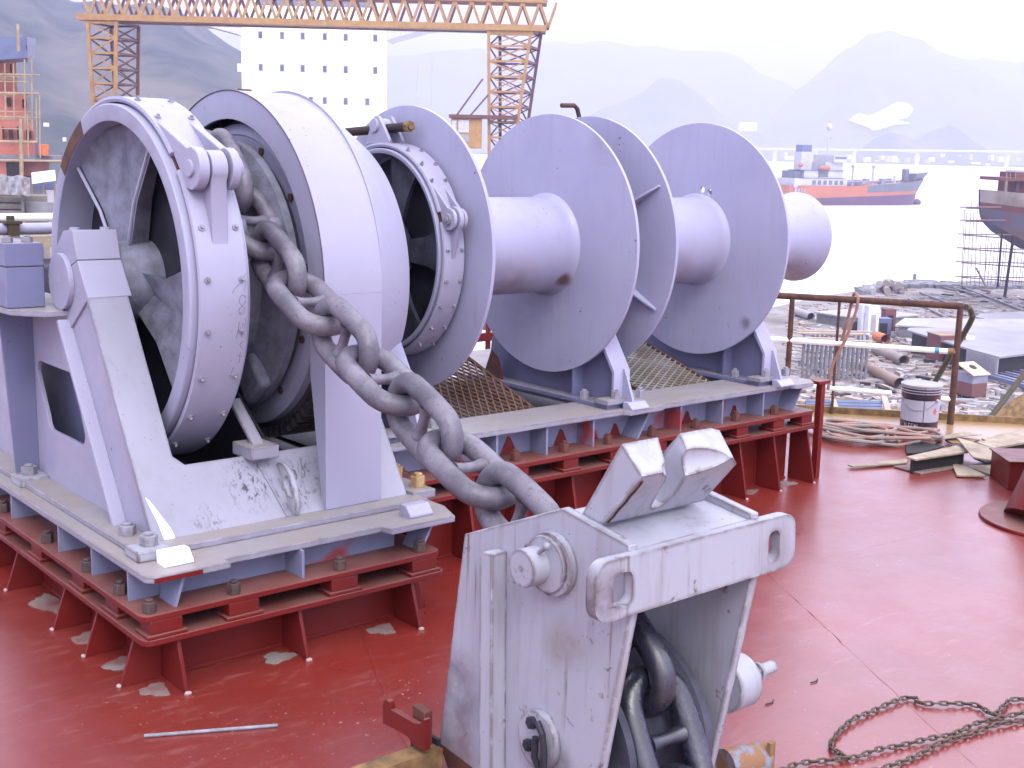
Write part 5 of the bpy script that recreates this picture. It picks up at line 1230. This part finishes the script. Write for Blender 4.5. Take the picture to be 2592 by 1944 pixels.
part('deck_pipe', MB().cyl(tp_(-7, -2, 7.1), tp_(16, -2, 7.6), .3, n=8), 'wing grey', tko)
part('foremast', tb(19.6, 21.2, -.8, .8, 7.8, 11.4), 'tanker grey', tko)
part('forecastle', MB().add([tp_(22.0, -2.9, 8.0), tp_(22.0, 2.9, 8.0), tp_(28.4, 0, 8.3), tp_(22.2, -3.2, 10.0), tp_(22.2, 3.2, 10.0), tp_(30.5, 0, 10.5)], [(0, 2, 5, 3), (1, 4, 5, 2), (0, 3, 4, 1), (3, 5, 4), (0, 1, 2)]), 'tanker grey', tko)
mb = MB()
for k in range(16): mb.cyl(tp_(-28+k*3.2, -4.8, sheer(-28+k*3.2)), tp_(-28+k*3.2, -4.8, sheer(-28+k*3.2)+1.0), .05, n=5)
part('deck_rail', mb, 'tanker white', tko)
mb = MB()          # name on the quarter, too small to read: short white strokes
for k in range(4): mb.obox(tp_(-28.6+k*1.1, -4.75, 4.6), tx*.16, ty*.3, UP*.55)
for k in range(2): mb.obox(tp_(-27.6+k*1.9, -4.75, 3.1), tx*.16, ty*.3, UP*.4)
part('name_marks', mb, 'tanker white', tko)

# ---- road bridge and the town on the far bank
DB = 2150.0
plain('bridge concrete', (.55, .53, .52), rough=.8)
br = thing('road_bridge', 'long pale road bridge crossing the river far away', 'bridge', cz(2320, 420, DB), ship=False)
part('bridge_deck', MB().bar(cz(1880, 376, DB), cz(2800, 386, DB), 12, 3.2), 'bridge concrete', br)
part('bridge_haunch', MB().poly([cz(2240, 380, DB), cz(2320, 388, DB), cz(2400, 382, DB)], FW*9).poly([cz(2470, 383, DB), cz(2548, 391, DB), cz(2640, 385, DB)], FW*9), 'bridge concrete', br)
for x in (1960, 2060, 2160, 2320, 2548): part('pier', face_box(MB(), x-5, x+5, 380, 424, DB, 5), 'bridge concrete', br)
rnd = random.Random(11)
plain('town white', (.80, .79, .78), rough=.8); plain('town grey', (.55, .52, .52), rough=.8)
for k in range(46):
    x = rnd.choice([rnd.uniform(1985, 2130), rnd.uniform(2130, 2580), rnd.uniform(2210, 2300)]); w_ = rnd.uniform(5, 15); h = rnd.uniform(5, 14)
    y = rnd.uniform(400, 412) - (12 if x < 2130 else 0)*rnd.random()
    p = cz(x, y, 2240+rnd.uniform(-20, 120))
    single('town_building', face_box(MB(), x, x+w_, y-h, y+3, 2240+rnd.uniform(-20, 100), 15), rnd.choice(['town white', 'town white', 'town grey']), 'small pale building on the far bank under the hills', 'building', p, 'town buildings on the far bank', ship=False)
single('white_hall', face_box(MB(), 1873, 1916, 309, 331, 2330, 25), 'town white', 'broad white hall on the slope of the peaked hill', 'building', cz(1895, 331, 2330), ship=False)
for x, y, w_ in ((2408, 409, 12), (2470, 413, 20), (2500, 416, 8)):
    single('barge', MB().obox(cz(x, y, 1900), RT*w_*.3, FW*3, UP*1.4), 'town white', 'tiny pale barge on the water below the bridge', 'boat', cz(x, y, 1900), 'barges under the bridge', ship=False)

# ---- rusty hull on the slip at the right edge
DH = 112.0
plain('hull light', (.27, .24, .23), (.165, .135, .12), rough=.8, scale=.5)
plain('hull red', (.16, .06, .055), (.125, .06, .06), rough=.8, scale=.6)
plain('hull blue', (.105, .105, .15), (.15, .09, .08), rough=.8, scale=.7, lo=.45, hi=.7)
hl = thing('rusty_hull', 'rusty unfinished ship bow propped up on the slip at the right edge', 'ship', cz(2560, 740, DH), ship=False)
HX = [2479, 2483, 2492, 2510, 2540, 2580, 2640, 2720]
keel = [540, 556, 568, 586, 604, 628, 640, 645]
hb = [.15, .6, 1.2, 2.0, 3.0, 3.8, 4.3, 4.5]
def hstrip(f0, f1, k0, k1, mat, nm):
    mb = MB(); vs = []
    for s in (1, -1):
        vs = []
        for i, x in enumerate(HX):
            for f, k in ((f0(i), k0), (f1(i), k1)): vs.append(cz(x, f, DH) + FW*(4.6 - s*hb[i]*k - 4.6))
        mb.add(vs, [(2*i, 2*i+2, 2*i+3, 2*i+1) for i in range(len(HX)-1)], True)
    return part(nm, mb, mat, hl)
hstrip(lambda i: 479 + (HX[i]-2479)*.09, lambda i: 511 + (HX[i]-2479)*.13, 1.0, 1.0, 'hull light', 'bulwark')
hstrip(lambda i: 511 + (HX[i]-2479)*.13, lambda i: 526 + (HX[i]-2479)*.13, 1.0, .95, 'hull red', 'hull_stripe')
hstrip(lambda i: 526 + (HX[i]-2479)*.13, lambda i: keel[i]-14, .95, .7, 'hull blue', 'hull_bottom')
hstrip(lambda i: keel[i]-14, lambda i: keel[i], .7, .05, 'hull blue', 'hull_bottom')
part('hull_deck', MB().poly([cz(x, 481 + (x-2479)*.09, DH) + FW*(-s*b_) for s, xs in ((1, list(zip(HX, hb))), (-1, list(zip(HX, hb))[::-1])) for x, b_ in xs], UP*.05), 'hull red', hl)
part('deckhouse', face_box(face_box(MB(), 2541, 2760, 452, 458, DH+2, 6), 2566, 2760, 458, 492, DH+3, 4), 'hull red', hl)
part('deckhouse_post', face_box(MB(), 2543, 2549, 456, 486, DH+2, .3), 'hull light', hl)
part('upper_house', face_box(MB(), 2572, 2760, 438, 452, DH+3, 4), 'hull red', hl)
part('window', face_box(MB(), 2571, 2579, 461, 482, DH+2.9, .2), 'slate blue', hl)
mb = MB()
for x in (2548, 2557, 2570): mb.cyl(cz(x, 432, DH+2), cz(x, 453, DH+2), .05, n=5)
mb.cyl(cz(2546, 432, DH+2), cz(2640, 434, DH+2), .05, n=5); part('deck_rail', mb, 'hull light', hl)
for p, q, nm in (((2565, 600), (2543, 752), 'prop'), ((2536, 592), (2525, 728), 'prop')):
    part(nm, MB().cyl(cz(*p, DH-3), cz(*q, DH-3), .14 if p[0] > 2550 else .10, n=8), 'plate edge', hl)
scf = thing('pipe_scaffold', 'rusty tube scaffold standing under the unfinished bow at the right', 'scaffold', cz(2500, 735, DH-2), ship=False)
plain('scaffold tube', (.14, .10, .12), (.20, .13, .12), scale=3)
for k, (y, x0) in enumerate(((524, 2430), (557, 2429), (592, 2425), (627, 2422), (662, 2419), (699, 2418))):
    for dd, sl_ in ((0, .05), (3, .17)):
        part('ledger', MB().cyl(cz(x0+dd*5, y+dd, DH-2+dd), cz(2700, y + (2700-x0)*sl_*(.12 if k < 2 else .45), DH-2+dd), .06, n=5), 'scaffold tube', scf)
for k in range(19):
    x = 2436 + k*9.2 + rnd.uniform(-3, 3); y0 = 520 if x < 2478 else 600 + (x-2480)*.25
    part('standard', MB().cyl(cz(x+3, y0 + rnd.uniform(-15, 30), DH-1+rnd.uniform(-1, 3)), cz(x-6+rnd.uniform(-4, 4), 722, DH-1), .035, n=5), 'scaffold tube', scf)
part('raker', MB().cyl(cz(2471, 678, DH-8), cz(2496, 726, DH-8), .09, n=6), 'scaffold tube', scf)

# ---- the yard below the railing
def cylg(p, q, z, r, n=20): return MB().cyl(gnd(*p, z) + UP*r, gnd(*q, z) + UP*r, r, n=n)
def ring_pipe(p, q, r, mat, label):
    a, b_ = gnd(*p, ZG) + UP*r, gnd(*q, ZG) + UP*r
    o = thing('steel_pipe', label, 'pipe', Vector((b_.x, b_.y, ZG)), 'big pipes lying in the yard', ship=False)
    part('pipe_wall', MB().cyl(a, b_, r, n=24, caps=False).cyl(a, b_, r*.86, n=24, caps=False), mat, o)
    part('pipe_bore', MB().cyl(b_ - (b_-a).normalized()*.4, b_ - (b_-a).normalized()*.35, r*.85, n=24), 'plate edge', o)
plain('pipe grey', (.27, .23, .22), (.21, .175, .165), scale=.8); plain('pipe rust', (.22, .135, .09), (.26, .19, .15), scale=.8); plain('pipe pale', (.34, .315, .315), scale=.8)
ring_pipe((2215, 896), (2287, 926), .36, 'pipe grey', 'grey pipe lying between the timber rack and the red hut')
ring_pipe((2186, 938), (2276, 984), .34, 'pipe rust', 'rust brown pipe lying nearest the ship')
ring_pipe((2010, 796), (2052, 812), .34, 'pipe pale', 'pale pipe lying farthest beside the winch end')
ring_pipe((2218, 864), (2240, 872), .38, 'tank orange', 'short orange pipe ring by the cabinets')
def cabinet(label, px, py, wx, wy, h, mat, rot, nm='cabinet', extra=None, cat=None):
    o = thing(nm, label, cat or nm.replace('_', ' '), gnd(px, py, ZG), ship=False)
    part('shell', gbox(MB(), px, py, wx, wy, h, rot=rot), mat, o, .02)
    part('top', gbox(MB(), px, py, wx*1.06, wy*1.06, .06, rot=rot, dz=h), mat if extra is None else extra, o)
    part('door', gbox(MB(), px, py, wx*.5, wy*1.02, h*.7, rot=rot, dz=.1), 'pipe pale' if mat == 'awning white' else 'plate edge', o)
    return o
cabinet('pale cabinet left of its twin in the yard', 2184, 846, .75, .8, 2.3, 'awning white', .15)
cabinet('pale cabinet with the red box at its right', 2203, 850, .85, .8, 2.3, 'awning white', .1)
cabinet('blue work box on legs beside the pale cabinets', 2228, 848, 1.3, 1.0, 1.3, 'slate blue', .1, 'work_box')
cabinet('red work box behind the blue one', 2246, 836, .9, .9, 1.7, 'hull red', .1, 'work_box')
cabinet('dark caged frame left of the pale cabinets', 2158, 842, 1.4, 1.0, 1.2, 'deck grey', .1, 'cage')
cabinet('dull red hut behind the railing post', 2390, 915, 1.9, 1.7, 1.9, 'hull red', .2, 'site_hut', 'pipe rust', 'hut')
cabinet('pale locker right of the dull red hut', 2438, 916, .85, .9, 1.75, 'awning white', .2, 'locker')
h_ = thing('small_hut', 'small red and grey hut with a sloping tan roof and round hole', 'hut', gnd(2455, 1004, ZG), ship=False)
hp0 = gnd(2457, 1006, ZG); r_, f_ = RT*math.cos(.45)+FW*math.sin(.45), FW*math.cos(.45)-RT*math.sin(.45)
part('hut_base', MB().obox(hp0 + UP*.55, r_*.58, f_*.58, UP*.40), 'hull red', h_)
part('hut_wall', MB().obox(hp0 + UP*1.2, r_*.58, f_*.58, UP*.25), 'wing grey', h_)
rf = [hp0 + r_*a + f_*b_ + UP*z for a, b_, z in ((-.68, -.68, 1.42), (.68, -.68, 1.42), (.68, .68, 1.95), (-.68, .68, 1.95))]
part('hut_roof', MB().poly(rf, UP*.06), plain('hut tan', (.50, .38, .27), scale=2), h_)
part('roof_hole', MB().poly([hp0 + r_*(.22*math.cos(t)+.05) + f_*(.22*math.sin(t)+.1) + UP*(1.49+.39*(.22*math.sin(t)+.78)) for t in np.linspace(0, 6, 14)], UP*.02), 'plate edge', h_)
for a in (-.5, .5):
    for b_ in (-.5, .5): part('hut_leg', MB().obox(hp0 + r_*a + f_*b_ + UP*.1, r_*.08, f_*.08, UP*.12), 'plate edge', h_)
# timber rack on a row of posts
tr = thing('timber_rack', 'rack of pale planks on a row of dark posts beyond the railing', 'rack', gnd(2110, 975, ZG), ship=False)
rnd = random.Random(3)
for k in range(15):
    x = 2030 + k*11.4
    for y, hh in ((958 + k*.4, 2.3), (930 + k*.4, 2.3)): part('rack_post', MB().cyl(gnd(x, y, ZG), gnd(x, y, ZG) + UP*hh, .085, n=8), 'deck grey', tr)
for k in range(4): part('plank', MB().bar(gnd(2010, 928 + k*11, ZG) + UP*(2.4+.09*(k % 2)), gnd(2200 - 22*(k % 3), 931 + k*11, ZG) + UP*(2.4+.09*(k % 2)), .36, .09), plain('pine', (.36, .28, .215), (.30, .23, .18), scale=1) if k == 0 else 'pine', tr)
for k in range(3): part('cross_bearer', MB().bar(gnd(2040+k*70, 930, ZG) + UP*2.3, gnd(2040+k*70, 960, ZG) + UP*2.3, .12, .12), 'deck grey', tr)
# low roofs
plain('roof sheet', (.25, .245, .28), (.20, .195, .225), rough=.6, scale=.35)
plain('roof bright', (.36, .35, .37), (.26, .245, .24), rough=.6, scale=.3)
def low_roof(label, pts, h, mat, posts=0, group=None):
    P = [gnd(x, y, ZG + h) for x, y in pts]
    o = thing('shed', label, 'shed', Vector((P[0].x, P[0].y, ZG)), group, ship=False)
    part('roof', MB().poly(P, UP*.12), mat, o)
    if posts:
        cen = sum(P, Vector())/len(P)
        part('shade_box', MB().poly([Vector((p.x, p.y, ZG)) + Vector((cen.x-p.x, cen.y-p.y, 0))*.07 for p in P], UP*(h*.97)), 'plate edge', o)  # near-black box added to stand for the shade under the roof
        a, b_ = P[posts[0]], P[posts[1]]
        n = posts[2]
        for k in range(n): p = a.lerp(b_, (k+.5)/n); part('post', MB().box(p.x-.08, p.x+.08, p.y-.08, p.y+.08, ZG, ZG+h), 'roof sheet', o)
    else: part('wall', MB().poly([p*1 for p in P], UP*-.0).poly([Vector((p.x, p.y, ZG)) + (sum(P, Vector())/len(P) - p)*.06 - UP*0 for p in P], UP*h*.98), 'deck grey', o)
low_roof('long open shed with a pale flat roof and dark bays at the right', [(2448, 886), (2528, 908), (2760, 880), (2760, 826), (2300, 834), (2295, 839)], 1.5, 'roof sheet', (0, 1, 12))
low_roof('bright flat roof farther off behind the open shed', [(2265, 826), (2420, 836), (2640, 832), (2592, 812), (2290, 808)], 1.0, 'roof bright')
low_roof('pale roof behind the bend of the green pipe', [(2470, 806), (2592, 828), (2700, 826), (2640, 790), (2480, 797)], .8, 'roof sheet')
low_roof('pale roof strip above the pale cabinets', [(2060, 792), (2180, 812), (2330, 800), (2200, 782)], .8, 'roof bright')
cs_ = thing('sheet_stack', 'stack of blue corrugated sheets under the lower rail', 'sheets', gnd(2140, 1045, ZG), ship=False)
plain('blue sheet', (.105, .13, .21), (.08, .10, .165), rough=.5, scale=.8)
for k in range(7):
    part('sheet', MB().poly([gnd(2040, 1010+k*8, ZG+1.0-k*.08), gnd(2232, 1014+k*8, ZG+1.0-k*.08), gnd(2230, 1020+k*8, ZG+.9-k*.08), gnd(2038, 1016+k*8, ZG+.9-k*.08)], -UP*.3), 'blue sheet', cs_)
for x0, y0, x1, y1 in ((2108, 1012, 2122, 1060), (2236, 1000, 2256, 1070)):
    single('timber_beam', MB().bar(gnd(x0, y0, ZG+1.1), gnd(x1, y1, ZG+.7), .3, .15), 'pine', 'pale timber beam leaning over the blue sheets', 'beam', gnd(x0, y0, ZG), 'timber beams over the blue sheets', ship=False)
bs = thing('bar_stack', 'bundle of long blue grey steel bars in front of the open shed', 'bars', gnd(2540, 960, ZG), ship=False)
for k in range(6): part('bar', MB().bar(gnd(2455, 912+k*5.5, ZG+.4), gnd(2760, 978+k*9, ZG+.4), .25, .25), 'slate blue' if k % 2 else 'wing grey', bs)
single('oil_drum', MB().cyl(gnd(2546, 1040, ZG), gnd(2546, 1040, ZG)+UP*1.0, .36, n=20).cyl(gnd(2546, 1040, ZG)+UP*.5, gnd(2546, 1040, ZG)+UP*.55, .38, n=20), 'deck grey', 'dark oil drum standing by the slanting green pipe', 'drum', gnd(2546, 1040, ZG), ship=False)
og = cz(2585, 1050, 16)
single('ochre_arch', MB().tube(resample([cz(2530, 1075, 15), cz(2560, 1058, 15), cz(2592, 1035, 15), cz(2640, 1015, 15)], 40), .18, 10), 'ochre steel', 'ochre curved pipe below the deck edge at the right', 'pipe', og, ship=False)
# logs and concrete at the water's edge
rnd = random.Random(8)
for k in range(9):
    x, y = 2212 + k*9 + rnd.uniform(-4, 4), 741 + rnd.uniform(-6, 5)
    a = gnd(x, y, ZG) + UP*(.35 + .5*(k % 2))
    single('log', MB().cyl(a, a + RT*rnd.uniform(.3, 1.4) + FW*rnd.uniform(1.2, 2.4), rnd.uniform(.28, .5), n=10), rnd.choice(['pipe pale', 'roof bright', 'pipe grey']), 'pale log in the heap at the water edge', 'log', gnd(x, y, ZG), 'logs heaped at the water edge', ship=False)
for x0, y0, x1, y1 in ((2310, 714, 2420, 738), (2360, 716, 2480, 752), (2420, 724, 2592, 790), (2330, 745, 2560, 830), (2300, 760, 2480, 850)):
    single('slip_rail', MB().bar(gnd(x0, y0, ZG)+UP*.15, gnd(x1, y1, ZG)+UP*.12, .22, .15), rnd.choice(['pipe grey', 'deck grey', 'deck grey']), 'long slip beam running up from the water edge', 'beam', gnd(x0, y0, ZG), 'slip beams at the water edge', ship=False)
single('mooring_post', MB().cyl(gnd(2314, 716, ZG), gnd(2314, 716, ZG)+UP*1.0, .18, n=8), 'deck grey', 'short dark post at the tip of the slip', 'post', gnd(2314, 716, ZG), ship=False)
# litter over the yard: nobody could count it
mats = ['pipe grey', 'pipe pale', 'roof bright', 'deck grey', 'pipe rust', 'hull red', 'slate blue', 'pine', 'plate edge']
lit = [MB() for _ in mats]
for k in range(2600):
    x, y = rnd.uniform(1990, 2660), 700 + 400*rnd.random()**.8
    if y < 735 + max(0, 2250-x)*.12: continue
    p = gnd(x, y, ZG); a = rnd.uniform(0, 3.1); s = rnd.uniform(.07, .32)
    i = rnd.choices(range(len(mats)), [6, 6, 5, 2, 3, 1, 1, 2, 1])[0]
    u = RT*math.cos(a) + FW*math.sin(a); v = FW*math.cos(a) - RT*math.sin(a)
    tl = UP + RT*rnd.uniform(-.3, .3); 
    lit[i].obox(p + UP*s*.25, u*s*rnd.uniform(.5, 2.6), v*s*rnd.uniform(.2, .8), tl.normalized()*s*rnd.uniform(.1, .5))
lo_ = None
rub = thing('rubble', 'scattered scrap, stones and offcuts littering the yard ground', 'rubble', gnd(2300, 900, ZG), ship=False, kind='stuff')
for mb, m_ in zip(lit, mats): part('scrap', mb, m_, rub)
sh_edge = MB()
for k in range(700):
    t = rnd.random(); x = 2180 + t*460; y = np.interp(x, [p[0] for p in shore], [p[1] for p in shore]) + rnd.uniform(-1, 10)
    p = gnd(x, float(y), ZG); s = rnd.uniform(.15, .55); sh_edge.obox(p, RT*s*rnd.uniform(.6, 1.5), FW*s, (UP + RT*rnd.uniform(-.4, .4)).normalized()*s*.8)
part('shore_stones', sh_edge, 'deck grey', rub)

# ================================================================== HAZE
m = bpy.data.materials.new('haze'); m.use_nodes = True; t = m.node_tree; t.nodes.clear()
om = t.nodes.new('ShaderNodeOutputMaterial'); pv = t.nodes.new('ShaderNodeVolumePrincipled')
pv.inputs['Color'].default_value = (.53, .545, .88, 1); pv.inputs['Density'].default_value = .0005; pv.inputs['Anisotropy'].default_value = .2
t.links.new(pv.outputs[0], om.inputs['Volume']); MATS['haze'] = m
c0 = EYE*0 + FW*3700
hz = single('haze', MB().obox(Vector((c0.x, c0.y, 290)), RT*8500, FW*4900, UP*306), 'haze', 'thin pale haze over the river', 'haze', (0, 0, 0), ship=False, kind='stuff')

# ------------------------------------------------------------------ tilt the whole ship with its trim
for o in SHIP:
    o.matrix_world = T @ (Matrix.Translation(o.location) @ o.rotation_euler.to_matrix().to_4x4())
